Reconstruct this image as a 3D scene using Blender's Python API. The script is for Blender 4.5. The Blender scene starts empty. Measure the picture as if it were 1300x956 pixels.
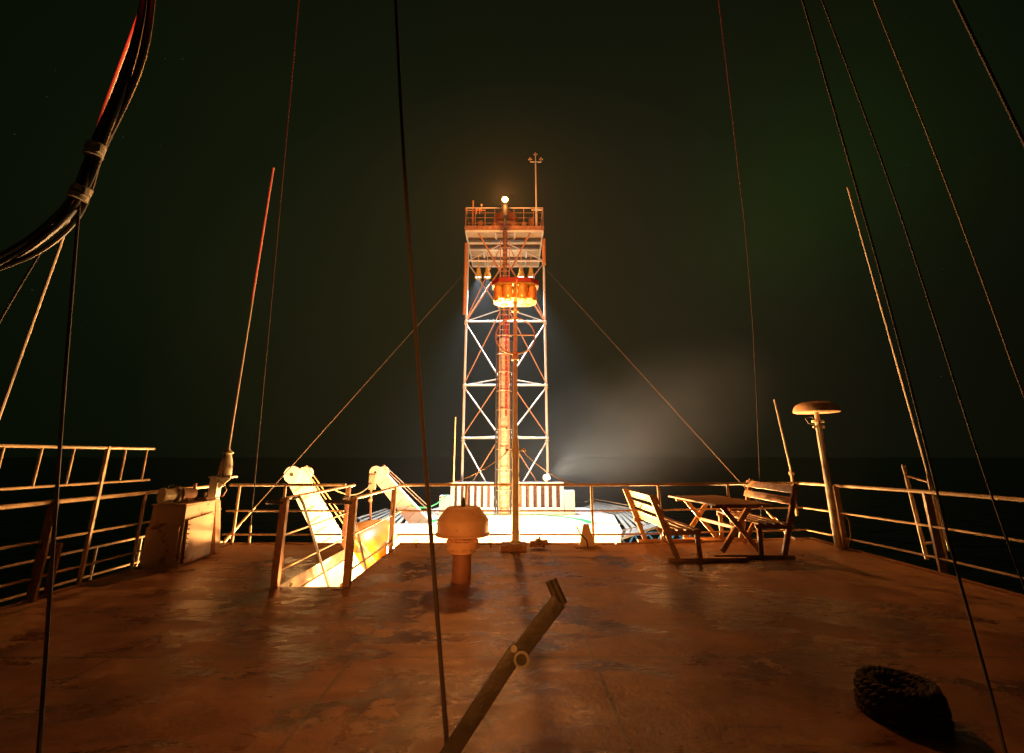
import bpy, bmesh, math, random
from mathutils import Vector, Matrix
random.seed(7)
S = bpy.context.scene
C = bpy.context.collection
R = math.radians
V = Vector

# ------------------------------------------------------------------ camera
F, CX, CY, H = 570.0, 650.0, 433.5, 1.5
PITCH = math.atan(145.5 / F)
cam_d = bpy.data.cameras.new('camera')
cam = bpy.data.objects.new('camera', cam_d); C.objects.link(cam)
cam.location = (0, 0, H); cam.rotation_euler = (R(90) + PITCH, 0, 0)
cam_d.sensor_fit = 'HORIZONTAL'; cam_d.sensor_width = 36; cam_d.lens = 36 * F / 1300
cam_d.shift_y = -(478 - CY) / 1300
cam_d.clip_start = 0.05; cam_d.clip_end = 20000
S.camera = cam

# ------------------------------------------------------------------ exposure
S.view_settings.view_transform = 'Standard'; S.view_settings.look = 'None'
S.view_settings.exposure = 0; S.view_settings.gamma = 1
S.view_settings.use_curve_mapping = False
S.cycles.volume_step_rate = 1.0; S.cycles.volume_max_steps = 64
S.cycles.max_bounces = 6; S.cycles.volume_bounces = 0
S.cycles.sample_clamp_indirect = 4.0

def ray(x, y):
    u = (CY - y) / F; cp, sp = math.cos(PITCH), math.sin(PITCH)
    return V(((x - CX) / F, cp - u * sp, sp + u * cp))
def ony(x, y, Y):                       # point of depth Y seen in that direction
    r = ray(x, y); return V((0, 0, H)) + r * (Y / r.y)
def onz(x, y, z=0.0):
    r = ray(x, y); return V((0, 0, H)) + r * ((z - H) / r.z)
def onx(x, y, X):
    r = ray(x, y); return V((0, 0, H)) + r * (X / r.x)

# ------------------------------------------------------------------ night sky with a faint aurora
W = bpy.data.worlds.new('World'); S.world = W; W.use_nodes = True
nt = W.node_tree; nt.nodes.clear()
def wn(t, **k):
    n = nt.nodes.new(t)
    for a, b in k.items(): setattr(n, a, b)
    return n
L = nt.links.new
tc = wn('ShaderNodeTexCoord')
def wmath(op, a, b=None, c=None, clamp=False):
    n = wn('ShaderNodeMath', operation=op); n.use_clamp = clamp
    for i, v in enumerate((a, b, c)):
        if v is None: continue
        if hasattr(v, 'links'): L(v, n.inputs[i])
        else: n.inputs[i].default_value = v
    return n.outputs[0]
nz = wn('ShaderNodeTexNoise'); nz.inputs['Scale'].default_value = 1.6; nz.inputs['Detail'].default_value = 3
L(tc.outputs['Generated'], nz.inputs['Vector'])
def lobe(px, py, k):                    # soft glow round one direction of the sky
    d = ray(px, py).normalized()
    vm = wn('ShaderNodeVectorMath', operation='DOT_PRODUCT'); vm.inputs[1].default_value = d
    L(tc.outputs['Generated'], vm.inputs[0])
    return wmath('POWER', wmath('MAXIMUM', vm.outputs['Value'], 0.0), k)
sep = wn('ShaderNodeSeparateXYZ'); L(tc.outputs['Generated'], sep.inputs[0])
def add_rgb(prev, fac, col):
    n = wn('ShaderNodeVectorMath', operation='SCALE'); n.inputs[0].default_value = col
    L(fac, n.inputs['Scale'])
    a = wn('ShaderNodeVectorMath', operation='ADD')
    L(prev, a.inputs[0]); L(n.outputs[0], a.inputs[1]); return a.outputs[0]
sky = wn('ShaderNodeTexSky', sky_type='NISHITA'); sky.sun_disc = False
sky.sun_elevation = R(-8); sky.sun_rotation = R(200)
sc = wn('ShaderNodeVectorMath', operation='SCALE'); L(sky.outputs[0], sc.inputs[0]); sc.inputs['Scale'].default_value = 0.02
base = wn('ShaderNodeVectorMath', operation='ADD'); L(sc.outputs[0], base.inputs[0]); base.inputs[1].default_value = (0.0017, 0.0028, 0.0011)
col = base.outputs[0]
nmod = wmath('ADD', wmath('MULTIPLY', nz.outputs['Fac'], 1.2), 0.4)
col = add_rgb(col, wmath('MULTIPLY', lobe(640, 330, 5), nmod), (0.0062, 0.0058, 0.0022))
col = add_rgb(col, lobe(800, 420, 9), (0.0075, 0.0052, 0.0026))
col = add_rgb(col, wmath('MULTIPLY', lobe(1030, 220, 60), nmod), (0.0014, 0.0056, 0.0004))
col = add_rgb(col, wmath('MULTIPLY', lobe(970, 310, 110), nmod), (0.0010, 0.0034, 0.0003))
col = add_rgb(col, wmath('MULTIPLY', lobe(1180, 60, 30), nmod), (0.0005, 0.0020, 0.0002))
col = add_rgb(col, wmath('MULTIPLY', lobe(330, 300, 10), nmod), (0.0010, 0.0028, 0.0005))
vor = wn('ShaderNodeTexVoronoi'); vor.inputs['Scale'].default_value = 55
L(tc.outputs['Generated'], vor.inputs['Vector'])
star = wmath('LESS_THAN', vor.outputs['Distance'], 0.035)
sc2 = wn('ShaderNodeSeparateColor'); L(vor.outputs['Color'], sc2.inputs[0])
star = wmath('MULTIPLY', star, wmath('POWER', sc2.outputs[0], 5.0))
star = wmath('MULTIPLY', star, wmath('GREATER_THAN', sep.outputs['Z'], 0.08))
col = add_rgb(col, star, (0.045, 0.045, 0.05))
bg = wn('ShaderNodeBackground'); out = wn('ShaderNodeOutputWorld')
L(col, bg.inputs['Color']); bg.inputs['Strength'].default_value = 1.0; L(bg.outputs[0], out.inputs[0])

# ------------------------------------------------------------------ lamps of the ship and added fill lights
SODIUM = (1.0, 0.33, 0.06)
SODIUM_HOT = (1.0, 0.50, 0.16)
COOL = (0.80, 0.92, 1.0)
def lamp(name, kind, loc, power, colour, size=0.1, target=None, angle=None, blend=0.5):
    d = bpy.data.lights.new(name, kind); d.energy = power; d.color = colour
    if kind == 'SPOT':
        d.spot_size = R(angle); d.spot_blend = blend
    d.shadow_soft_size = size
    o = bpy.data.objects.new(name, d); C.objects.link(o); o.location = loc
    if target is not None:
        o.rotation_euler = (V(target) - V(loc)).to_track_quat('-Z', 'Y').to_euler()
    return o
P_top = 6200      # sodium lamp on the tower top
P_low = 2600       # sodium lamps on the boat deck
P_cool = 12000     # cool floodlights under the tower platform
P_back = 3100      # sodium floodlight on the mast behind the camera
P_red = 7000       # red signal lamp on that mast
LAMP_TOP = V((-0.40, 23.95, 16.42))
lamp('tower_top_light', 'SPOT', LAMP_TOP + V((0, -0.22, 0)), P_top, SODIUM, 0.35, (0, 5, 0), 110, 0.8)
lamp('tower_top_glow', 'POINT', LAMP_TOP + V((0, -0.25, 0.1)), 420, SODIUM, 0.1)
LOW = [(-3.0, 12.0, -0.70), (-0.2, 12.6, -0.80), (3.6, 12.4, -0.78), (6.4, 12.6, -0.78), (-5.9, 10.7, -0.50), (5.5, 11.3, -0.52)]
for i, p in enumerate(LOW):
    lamp('boat_deck_light', 'POINT', p, P_low * (1.8, 1.4, 1.1, .6, .26, .26)[i], SODIUM_HOT, 0.15)
lamp('stairwell_light', 'POINT', (-2.2, 6.25, -0.75), 620, SODIUM_HOT, 0.08)
FLOODS = [(-2.25, 28.0, 13.45), (-1.65, 28.0, 13.45), (0.62, 28.0, 13.45), (1.28, 28.0, 13.45)]
for (x, y, z) in FLOODS:
    lamp('tower_flood_light', 'SPOT', (x, y - 0.1, z - 0.42), P_cool, COOL, 0.15, (x * 0.6, 22.6, -1.3), 62, 0.8)
lamp('helideck_fill_light', 'POINT', (-0.4, 20.2, -0.28), 2600, (1, .62, .28), 0.25)  # added fill without a fitting, brightens helideck, screens and trunk
lamp('platform_fill_light', 'POINT', (-0.4, 28.2, 13.2), 160, (1, .85, .65), 0.2)  # added fill for the platform underside, stands in for flood spill
lamp('beam_light', 'SPOT', (2.02, 24.2, .52), 3400, (1, .93, .78), 0.3, (11, 27.5, 5.0), 84, 1.0)
lamp('mast_flood_light', 'SPOT', (-1.5, -5.0, 2.9), P_back, SODIUM, 0.25, (-0.45, 6.9, 0.85), 31, 1.0)
lamp('mast_red_light', 'SPOT', (-1.0, -3.6, 9.4), P_red, (1, 0.035, 0.02), 0.08, (-1.4, 9.5, 12.2), 96, 0.55)
lamp('mast_red_far', 'SPOT', (-0.6, -3.6, 9.4), 5000, (1, 0.05, 0.03), 0.08, (-.4, 26, 11.0), 34, 0.9)

# ------------------------------------------------------------------ materials
def mat(name, c1, c2=None, rough=0.5, metal=0.0, scale=6.0, bump=0.0, bscale=40.0, rust=0.0, rust_col=(0.16, 0.05, 0.02), spec=0.5, emit=None, es=1.0, detail=6.0):
    m = bpy.data.materials.new(name); m.use_nodes = True
    t = m.node_tree; b = t.nodes['Principled BSDF']; l = t.links.new
    b.inputs['Roughness'].default_value = rough; b.inputs['Metallic'].default_value = metal
    b.inputs['Specular IOR Level'].default_value = spec
    tcn = t.nodes.new('ShaderNodeTexCoord')
    n = t.nodes.new('ShaderNodeTexNoise'); n.inputs['Scale'].default_value = scale; n.inputs['Detail'].default_value = detail
    l(tcn.outputs['Object'], n.inputs['Vector'])
    c2 = c2 or tuple(v * 0.75 for v in c1)
    mx = t.nodes.new('ShaderNodeMix'); mx.data_type = 'RGBA'
    mx.inputs[6].default_value = (*c1, 1); mx.inputs[7].default_value = (*c2, 1)
    r = t.nodes.new('ShaderNodeMapRange'); r.inputs[1].default_value = 0.38; r.inputs[2].default_value = 0.66
    l(n.outputs['Fac'], r.inputs[0]); l(r.outputs[0], mx.inputs[0])
    last = mx.outputs[2]
    if rust > 0:
        n2 = t.nodes.new('ShaderNodeTexNoise'); n2.inputs['Scale'].default_value = scale * 1.7; n2.inputs['Detail'].default_value = 9
        n2.inputs['Roughness'].default_value = 0.7
        l(tcn.outputs['Object'], n2.inputs['Vector'])
        r2 = t.nodes.new('ShaderNodeMapRange'); r2.inputs[1].default_value = 0.70 - 0.25 * rust; r2.inputs[2].default_value = 0.76 - 0.22 * rust
        l(n2.outputs['Fac'], r2.inputs[0])
        m2 = t.nodes.new('ShaderNodeMix'); m2.data_type = 'RGBA'; m2.inputs[7].default_value = (*rust_col, 1)
        l(r2.outputs[0], m2.inputs[0]); l(last, m2.inputs[6]); last = m2.outputs[2]
    l(last, b.inputs['Base Color'])
    if bump > 0:
        n3 = t.nodes.new('ShaderNodeTexNoise'); n3.inputs['Scale'].default_value = bscale; n3.inputs['Detail'].default_value = 4
        l(tcn.outputs['Object'], n3.inputs['Vector'])
        bp = t.nodes.new('ShaderNodeBump'); bp.inputs['Strength'].default_value = bump; bp.inputs['Distance'].default_value = 0.01
        l(n3.outputs['Fac'], bp.inputs['Height']); l(bp.outputs[0], b.inputs['Normal'])
    if emit:
        b.inputs['Emission Color'].default_value = (*emit, 1); b.inputs['Emission Strength'].default_value = es
    return m
M = {}
M['rail'] = mat('rail_paint', (0.60, 0.42, 0.24), (0.42, 0.28, 0.15), 0.45, rust=0.35, bump=.2)
M['white'] = mat('white_paint', (0.74, 0.72, 0.66), (0.6, 0.57, 0.5), 0.45, rust=0.25, bump=.15, scale=3)
M['white_clean'] = mat('white_clean', (0.8, 0.8, 0.78), (0.7, 0.7, 0.68), 0.5, scale=1.0)
M['cream'] = mat('cream_paint', (0.6, 0.5, 0.36), (0.45, 0.36, 0.25), 0.5, rust=.2)
M['locker'] = mat('locker_paint', (0.46, 0.31, 0.2), (0.36, 0.23, 0.14), 0.8, rust=.55, scale=2.2, bump=.3, bscale=18)
M['vent'] = mat('vent_paint', (0.72, 0.42, 0.25), (0.62, 0.34, 0.19), 0.6, rust=.4, scale=4, bump=.25, bscale=25)
M['vent_pipe'] = mat('vent_pipe_paint', (0.30, 0.13, 0.07), (0.22, 0.09, 0.05), 0.6, rust=.5, scale=5, bump=.4, bscale=30)
M['rust'] = mat('rusty_steel', (0.2, 0.09, 0.05), (0.3, 0.16, 0.09), 0.75, rust=.7, bump=.6)
M['dark'] = mat('dark_steel', (0.035, 0.03, 0.028), (0.06, 0.05, 0.045), 0.55, bump=.2)
M['arm'] = mat('arm_steel', (0.075, 0.06, 0.045), (0.045, 0.035, 0.027), 0.45, metal=.4, rust=.15, bump=.25, bscale=60, scale=12)
M['wire'] = mat('greased_wire', (0.022, 0.013, 0.010), (0.035, 0.02, 0.016), 0.8, scale=30)
M['wire_light'] = mat('galvanised_wire', (0.09, 0.055, 0.035), (0.07, 0.045, 0.03), 0.85, metal=.0, scale=3)
M['cable'] = mat('black_cable', (0.016, 0.014, 0.013), (0.03, 0.026, 0.024), 0.45)
M['clamp'] = mat('clamp_grey', (0.30, 0.27, 0.22), (0.2, 0.18, 0.14), 0.6)
M['wood'] = mat('varnished_wood', (0.44, 0.24, 0.10), (0.28, 0.14, 0.06), 0.45, scale=9, bump=.3, bscale=50)
M['fibre'] = mat('whip_fibreglass', (0.6, 0.5, 0.4), (0.5, 0.4, 0.3), 0.4, scale=20)
M['red'] = mat('red_paint', (0.5, 0.03, 0.015), (0.4, 0.03, 0.015), 0.45, rust=.15)
M['radome_paint'] = mat('radome_paint', (0.62, 0.16, 0.05), (0.5, 0.12, 0.04), 0.5, rust=.2)
M['orange_steel'] = mat('tower_orange', (0.5, 0.22, 0.09), (0.4, 0.17, 0.07), 0.5, rust=.2)
M['tower_white'] = mat('tower_white', (0.7, 0.66, 0.6), (0.56, 0.5, 0.44), 0.5, rust=.2, scale=2)
M['hood_red'] = mat('hood_red', (0.26, 0.05, 0.02), (0.2, 0.04, 0.015), 0.5, rust=.3)
M['gold'] = mat('brass_lamp', (0.85, 0.58, 0.13), (0.7, 0.42, 0.08), 0.3, metal=.3, bump=.1)
M['beige'] = mat('beige_panel', (0.5, 0.36, 0.22), (0.42, 0.3, 0.18), 0.6, scale=3)
M['blue'] = mat('blue_paint', (0.05, 0.25, 0.7), (0.04, 0.2, 0.6), 0.45)
M['green'] = mat('green_paint', (0.015, 0.3, 0.08), (0.015, 0.25, 0.07), 0.5)
M['grey_net'] = mat('grey_net', (0.35, 0.36, 0.33), (0.25, 0.26, 0.24), 0.7)
M['boat'] = mat('lifeboat_orange', (0.72, 0.25, 0.015), (0.6, 0.2, 0.012), 0.35, scale=2)
M['glass'] = mat('dark_glass', (0.2, 0.18, 0.15), (0.12, 0.1, 0.09), 0.1, spec=.8)
M['rope'] = mat('tarred_rope', (0.03, 0.018, 0.013), (0.045, 0.027, 0.02), 0.85, bump=.8, bscale=90)
M['lamp_sodium'] = mat('lamp_glass_sodium', (1, .8, .5), rough=.3, emit=(1, .62, .2), es=30)
M['lamp_cool'] = mat('lamp_glass_cool', (1, 1, 1), rough=.3, emit=(.8, .92, 1), es=5)
M['lamp_red'] = mat('lamp_glass_red', (1, .1, .05), rough=.3, emit=(1, .05, .02), es=6)
M['hull'] = mat('hull_paint', (0.08, 0.1, 0.13), (0.05, 0.06, 0.08), 0.5, rust=.3, scale=1)
M['heli'] = mat('helideck_paint', (0.78, 0.78, 0.74), (0.7, 0.7, 0.66), 0.6, scale=.6)

# ------------------------------------------------------------------ geometry helpers
class MB:
    def __init__(s): s.bm = bmesh.new()
    def box(s, c, size, rot=None, bev=0.0):
        r = bmesh.ops.create_cube(s.bm, size=1.0)
        vs = r['verts']
        m = Matrix.Translation(V(c)) @ (rot.to_4x4() if rot is not None else Matrix.Identity(4)) @ Matrix.Diagonal((*size, 1))
        bmesh.ops.transform(s.bm, matrix=m, verts=vs)
        if bev > 0:
            es = list({e for v in vs for e in v.link_edges})
            bmesh.ops.bevel(s.bm, geom=es, offset=bev, segments=2, affect='EDGES', profile=.7)
        return s
    def bar(s, p, q, w, h, bev=0.0, up=(0, 0, 1)):       # rectangular bar, w across, h along 'up'
        p, q = V(p), V(q); d = q - p; y = d.normalized()
        x = y.cross(V(up)); x = x.normalized() if x.length > 1e-4 else V((1, 0, 0))
        z = x.cross(y)
        rot = Matrix((x, y, z)).transposed()
        return s.box((p + q) / 2, (w, d.length, h), rot, bev)
    def tube(s, p, q, r, r2=None, n=10, caps=True):
        p, q = V(p), V(q); d = q - p
        m = Matrix.Translation((p + q) / 2) @ d.to_track_quat('Z', 'Y').to_matrix().to_4x4()
        bmesh.ops.create_cone(s.bm, cap_ends=caps, segments=n, radius1=r, radius2=r if r2 is None else r2, depth=d.length, matrix=m)
        return s
    def path(s, pts, r, n=8, closed=False):
        pts = [V(p) for p in pts]; rings = []; N = len(pts); ref = None
        for i, p in enumerate(pts):
            a = pts[(i - 1) % N] if (closed or i) else p
            b = pts[(i + 1) % N] if (closed or i < N - 1) else p
            t = (b - a).normalized()
            if ref is None: ref = t.orthogonal().normalized()
            x = (ref - t * ref.dot(t)).normalized(); y = t.cross(x); ref = x
            rr = r[i] if isinstance(r, (list, tuple)) else r
            rings.append([s.bm.verts.new(p + (x * math.cos(k * 2 * math.pi / n) + y * math.sin(k * 2 * math.pi / n)) * rr) for k in range(n)])
        for i in range(N if closed else N - 1):
            A, B = rings[i], rings[(i + 1) % N]
            for k in range(n): s.bm.faces.new((A[k], A[(k + 1) % n], B[(k + 1) % n], B[k]))
        if not closed:
            s.bm.faces.new(rings[0][::-1]); s.bm.faces.new(rings[-1])
        return s
    def lathe(s, prof, c=(0, 0, 0), n=28, rot=None):
        c = V(c); rings = []
        for (r, z) in prof:
            ring = []
            for k in range(n):
                a = k * 2 * math.pi / n
                v = V((r * math.cos(a), r * math.sin(a), z))
                if rot is not None: v = rot @ v
                ring.append(s.bm.verts.new(c + v))
            rings.append(ring)
        for A, B in zip(rings, rings[1:]):
            for k in range(n): s.bm.faces.new((A[k], A[(k + 1) % n], B[(k + 1) % n], B[k]))
        s.bm.faces.new(rings[0][::-1]); s.bm.faces.new(rings[-1])
        return s
    def prism(s, pts, thick, axis=(0, 0, -1)):            # polygon extruded along axis
        a = V(axis).normalized() * thick
        A = [s.bm.verts.new(V(p)) for p in pts]; B = [s.bm.verts.new(V(p) + a) for p in pts]
        s.bm.faces.new(A); s.bm.faces.new(B[::-1]); n = len(pts)
        for i in range(n): s.bm.faces.new((A[i], B[i], B[(i + 1) % n], A[(i + 1) % n]))
        return s
    def ball(s, c, r, sq=(1, 1, 1), n=16):
        bmesh.ops.create_uvsphere(s.bm, u_segments=n, v_segments=max(8, n // 2), radius=r,
                                  matrix=Matrix.Translation(V(c)) @ Matrix.Diagonal((*sq, 1)))
        return s
    def build(s, name, m, parent=None, smooth=True):
        bmesh.ops.recalc_face_normals(s.bm, faces=s.bm.faces)
        if parent is not None:
            mw = world_of(parent).inverted(); bmesh.ops.transform(s.bm, matrix=mw, verts=s.bm.verts)
        me = bpy.data.meshes.new(name); s.bm.to_mesh(me); s.bm.free()
        me.materials.append(M[m] if isinstance(m, str) else m)
        if smooth:
            for p in me.polygons: p.use_smooth = True
            try: me.set_sharp_from_angle(angle=R(38))
            except Exception: pass
        o = bpy.data.objects.new(name, me); C.objects.link(o)
        if parent is not None: o.parent = parent
        return o
def smooth_path(pp):
    for _ in range(2):
        q = [pp[0]]
        for a, b in zip(pp, pp[1:]): q += [a.lerp(b, .25), a.lerp(b, .75)]
        pp = q + [pp[-1]]
    return pp
def world_of(o):
    m = Matrix.Identity(4)
    while o is not None:
        m = Matrix.Translation(o.location) @ o.rotation_euler.to_matrix().to_4x4() @ m if o.type == 'EMPTY' else m
        o = o.parent
    return m
def tag(o, label=None, cat=None, group=None, kind=None):
    if label: o['label'] = label
    if cat: o['category'] = cat
    if group: o['group'] = group
    if kind: o['kind'] = kind
    return o
def thing(name, label, cat, loc=(0, 0, 0), rz=0, group=None):
    o = bpy.data.objects.new(name, None); C.objects.link(o); o.empty_display_size = .2
    o.location = loc; o.rotation_euler = (0, 0, rz)
    return tag(o, label, cat, group)
def struct(name, mb, m, smooth=False):
    o = mb.build(name, m, None, smooth); o['kind'] = 'structure'; return o

# ------------------------------------------------------------------ sea
def sea_mat():
    m = bpy.data.materials.new('dark_sea'); m.use_nodes = True
    t = m.node_tree; b = t.nodes['Principled BSDF']; l = t.links.new
    b.inputs['Base Color'].default_value = (0.004, 0.007, 0.008, 1); b.inputs['Roughness'].default_value = 0.28
    b.inputs['IOR'].default_value = 1.33
    tcn = t.nodes.new('ShaderNodeTexCoord')
    n = t.nodes.new('ShaderNodeTexNoise'); n.inputs['Scale'].default_value = .12; n.inputs['Detail'].default_value = 7
    l(tcn.outputs['Object'], n.inputs['Vector'])
    bp = t.nodes.new('ShaderNodeBump'); bp.inputs['Strength'].default_value = 1; bp.inputs['Distance'].default_value = 4
    l(n.outputs['Fac'], bp.inputs['Height']); l(bp.outputs[0], b.inputs['Normal'])
    return m
s = MB(); s.prism([(-9000, -9000, -22), (9000, -9000, -22), (9000, 9000, -22), (-9000, 9000, -22)], 2)
struct('sea', s, sea_mat())

# ------------------------------------------------------------------ our deck (with the stairwell notch)
def deck_mat():
    m = bpy.data.materials.new('deck_paint'); m.use_nodes = True
    t = m.node_tree; b = t.nodes['Principled BSDF']; l = t.links.new
    tcn = t.nodes.new('ShaderNodeTexCoord')
    def noise(sc, det=6, rough=.55, stretch=(1, 1, 1), dist=0.0):
        mp = t.nodes.new('ShaderNodeMapping'); mp.inputs['Scale'].default_value = stretch
        l(tcn.outputs['Object'], mp.inputs[0])
        n = t.nodes.new('ShaderNodeTexNoise'); n.inputs['Scale'].default_value = sc; n.inputs['Detail'].default_value = det
        n.inputs['Roughness'].default_value = rough; n.inputs['Distortion'].default_value = dist
        l(mp.outputs[0], n.inputs['Vector']); return n.outputs['Fac']
    def rng(v, a, b_, c=0.0, d=1.0):
        r = t.nodes.new('ShaderNodeMapRange'); r.interpolation_type = 'SMOOTHSTEP'
        for i, q in enumerate((a, b_, c, d)): r.inputs[i + 1].default_value = q
        l(v, r.inputs[0]); return r.outputs[0]
    def mix(f, a, b_):
        x = t.nodes.new('ShaderNodeMix'); x.data_type = 'RGBA'
        for i, q in ((0, f), (6, a), (7, b_)):
            if hasattr(q, 'links'): l(q, x.inputs[i])
            else: x.inputs[i].default_value = (*q, 1) if isinstance(q, tuple) else q
        return x.outputs[2]
    def mth(op, a, b_):
        x = t.nodes.new('ShaderNodeMath'); x.operation = op
        for i, q in enumerate((a, b_)):
            if hasattr(q, 'links'): l(q, x.inputs[i])
            else: x.inputs[i].default_value = q
        return x.outputs[0]
    big = noise(.6, 6, .6, dist=.6)
    patch = noise(2.1, 9, .66, (1, 1.2, 1), .35)
    streak = noise(2.2, 9, .68, (0.55, 1.4, 1), .5)
    fine = noise(30, 6, .7)
    c = mix(rng(patch, .38, .62), (0.165, 0.062, 0.026), (0.27, 0.125, 0.062))
    c = mix(mth('MULTIPLY', rng(streak, .54, .60), .8), c, (0.07, 0.032, 0.018))
    wet = rng(big, .45, .60)
    c = mix(mth('MULTIPLY', wet, .75), c, (0.075, 0.033, 0.018))
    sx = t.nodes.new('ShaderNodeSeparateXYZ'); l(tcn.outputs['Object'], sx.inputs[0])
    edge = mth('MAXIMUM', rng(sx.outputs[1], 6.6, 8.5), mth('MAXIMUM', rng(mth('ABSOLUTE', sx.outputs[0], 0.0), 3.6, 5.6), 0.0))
    edge = mth('ADD', edge, rng(sx.outputs[1], 7.7, 8.4))  # front edge paled further: painted lamp glow on top of the frost
    frost_glow = rng(mth('ADD', mth('ADD', mth('MULTIPLY', patch, .5), mth('MULTIPLY', streak, .5)), mth('MULTIPLY', edge, .15)), .545, .585)
    c = mix(mth('MULTIPLY', frost_glow, .5), c, (0.44, 0.27, 0.15))
    grime = noise(5.5, 10, .75, (1, 1, 1), .3)
    c = mix(mth('MULTIPLY', rng(grime, .56, .70), .55), c, (0.05, 0.024, 0.014))
    # weld seams between the deck plates
    def seam(v, period, off):
        a = mth('ADD', v, off); a = mth('MODULO', mth('ADD', mth('DIVIDE', a, period), 40.0), 1.0)
        return mth('LESS_THAN', mth('ABSOLUTE', mth('SUBTRACT', a, .5), 0.0), .012 / period)
    sm = mth('MAXIMUM', seam(sx.outputs[0], 1.85, 0.3), seam(sx.outputs[1], 3.1, 0.7))
    c = mix(mth('MULTIPLY', sm, .75), c, (0.07, 0.04, 0.025))
    l(c, b.inputs['Base Color'])
    ro = mth('ADD', rng(mth('ADD', mth('MULTIPLY', big, .5), mth('MULTIPLY', streak, .5)), .44, .55, .50, .17), mth('MULTIPLY', frost_glow, .25))
    l(ro, b.inputs['Roughness'])
    b.inputs['Specular IOR Level'].default_value = .5
    hgt = mth('ADD', mth('MULTIPLY', patch, 1.0), mth('MULTIPLY', fine, .2))
    hgt = mth('ADD', hgt, mth('MULTIPLY', sm, .8))
    hgt = mth('ADD', hgt, mth('MULTIPLY', noise(7, 5, .6, (1, 1, 1), .2), .45))
    bp = t.nodes.new('ShaderNodeBump'); bp.inputs['Strength'].default_value = .55; bp.inputs['Distance'].default_value = .03
    l(hgt, bp.inputs['Height']); l(bp.outputs[0], b.inputs['Normal'])
    return m
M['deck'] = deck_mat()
XL, XR = -5.16, 5.6
NX0, NX1, NY = -2.78, -1.99, 5.87
YF = lambda x: 8.52 if x < 1.8 else 8.52 + (x - 1.8) * 0.14       # front edge of the deck
s = MB()
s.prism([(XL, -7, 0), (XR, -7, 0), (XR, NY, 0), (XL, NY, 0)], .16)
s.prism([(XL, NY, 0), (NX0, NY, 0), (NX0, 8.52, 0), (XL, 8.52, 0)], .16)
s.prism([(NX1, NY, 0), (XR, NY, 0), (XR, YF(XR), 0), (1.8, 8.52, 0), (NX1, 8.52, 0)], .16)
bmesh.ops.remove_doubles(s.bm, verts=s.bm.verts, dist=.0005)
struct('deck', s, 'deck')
# raised waterway bar round the deck edge
s = MB()
s.bar((XL + .03, -7, .014), (XL + .03, 8.49, .014), .05, .034)
s.bar((XR - .03, -7, .014), (XR - .03, YF(XR) - .03, .014), .05, .034)
s.bar((XL + .06, 8.49, .012), (NX0 - .02, 8.49, .012), .04, .03)
s.bar((NX1 + .02, 8.49, .012), (1.8, 8.49, .012), .04, .03)
s.bar((1.83, 8.495, .012), (XR - .06, YF(XR) - .04, .012), .04, .03)
struct('deck_edge', s, 'deck')
# house below the deck, stairwell walls
s = MB()
s.box((-3.97, 3.3, -2.33), (2.38, 10.4, 4.3)); s.box((1.78, .8, -2.33), (7.6, 15.36, 4.3))
s.box((-2.385, -.6, -2.33), (.75, 12.86, 4.3))
struct('deckhouse_wall', s, 'white')
s = MB(); s.prism([(-7, 8.49, -2.41), (7, 8.49, -2.41), (6.6, 22, -2.41), (-6.6, 22, -2.41)], .15)
struct('boat_deck', s, 'white')
s = MB(); s.prism([(-7.4, -8, -5), (7.4, -8, -5), (6.9, 22, -5), (4.5, 33, -5), (0, 41, -5), (-4.5, 33, -5), (-6.9, 22, -5)], 17)
struct('hull', s, 'hull')

# ------------------------------------------------------------------ railings
RAIL_GROUP = 'railings around the open deck'
def railing(label, pts, heights=(1.0, .56, .17), posts=(), top=1.0, r=(.024, .015, .015), post_r=.024, flat=False, group=RAIL_GROUP, mtl='rail'):
    t = thing('railing', label, 'railing', (*pts[0][:2], 0), 0, group)
    for i, h in enumerate(heights):
        s = MB(); s.path([(p[0], p[1], p[2] + h) for p in pts], r[i])
        s.build('top_rail' if i == 0 else 'mid_rail', mtl, t)
    for p in posts:
        s = MB(); z = p[2] if len(p) > 2 else 0
        s.tube((p[0], p[1], z + .006), (p[0], p[1], z + top), post_r)
        s.box((p[0], p[1], z + .008), (.11, .09, .012))
        s.build('post', mtl, t)
    return t
ry = 8.44
railing('straight railing at the front edge left of the stairwell', [(XL + .1, ry, 0), (-2.98, ry, 0)], posts=[(-4.88, ry), (-4.06, ry)], r=(.024, .016, .016))
railing('long front railing between the stairwell and the benches corner', [(-2.02, ry, 0), (1.8, ry, 0), (XR - .12, YF(XR) - .08, 0)],
        posts=[(-.82, ry), (1.42, ry), (2.66, ry + .13), (4.0, YF(4.0) - .08)])
railing('right side railing running from the benches corner toward the camera', [(XR - .12, YF(XR) - .08, 0), (XR + .0, 6.5, .03), (XR + .02, -3, .06)], heights=(1.0, .56, .17),
        posts=[(XR - .05, 8.15), (XR, 4.4), (XR, 1.9)], top=1.03)
t = railing('left side railing with tall posts beside the grey locker', [(XL + .02, 8.4, 0), (XL + .02, -3, 0)], heights=(1.0, .60, .23),
        posts=[(XL + .03, 6.62), (XL + .03, 4.6), (XL + .03, 3.4)], post_r=.022)
s = MB(); s.bar((XL + .03, 5.86, 0), (XL + .03, 5.86, 1.62), .045, .03); s.build('post', 'rail', t)
s = MB()
s.bar((XL + .05, 5.3, 0), (XL + .05, 5.3, 1.02), .10, .03); s.build('post', 'rust', t)
s = MB(); s.bar((XL + .05, 5.47, 0), (XL + .05, 5.47, .55), .07, .03); s.build('brace', 'rust', t)
# right-hand flat post
s = MB(); s.bar((XR + .03, 6.42, -.12), (XR + .03, 6.42, 1.02), .10, .035)
s.build('flat_post', 'rail', [o for o in bpy.data.objects if o.get('label', '').startswith('right side railing')][0])

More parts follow.
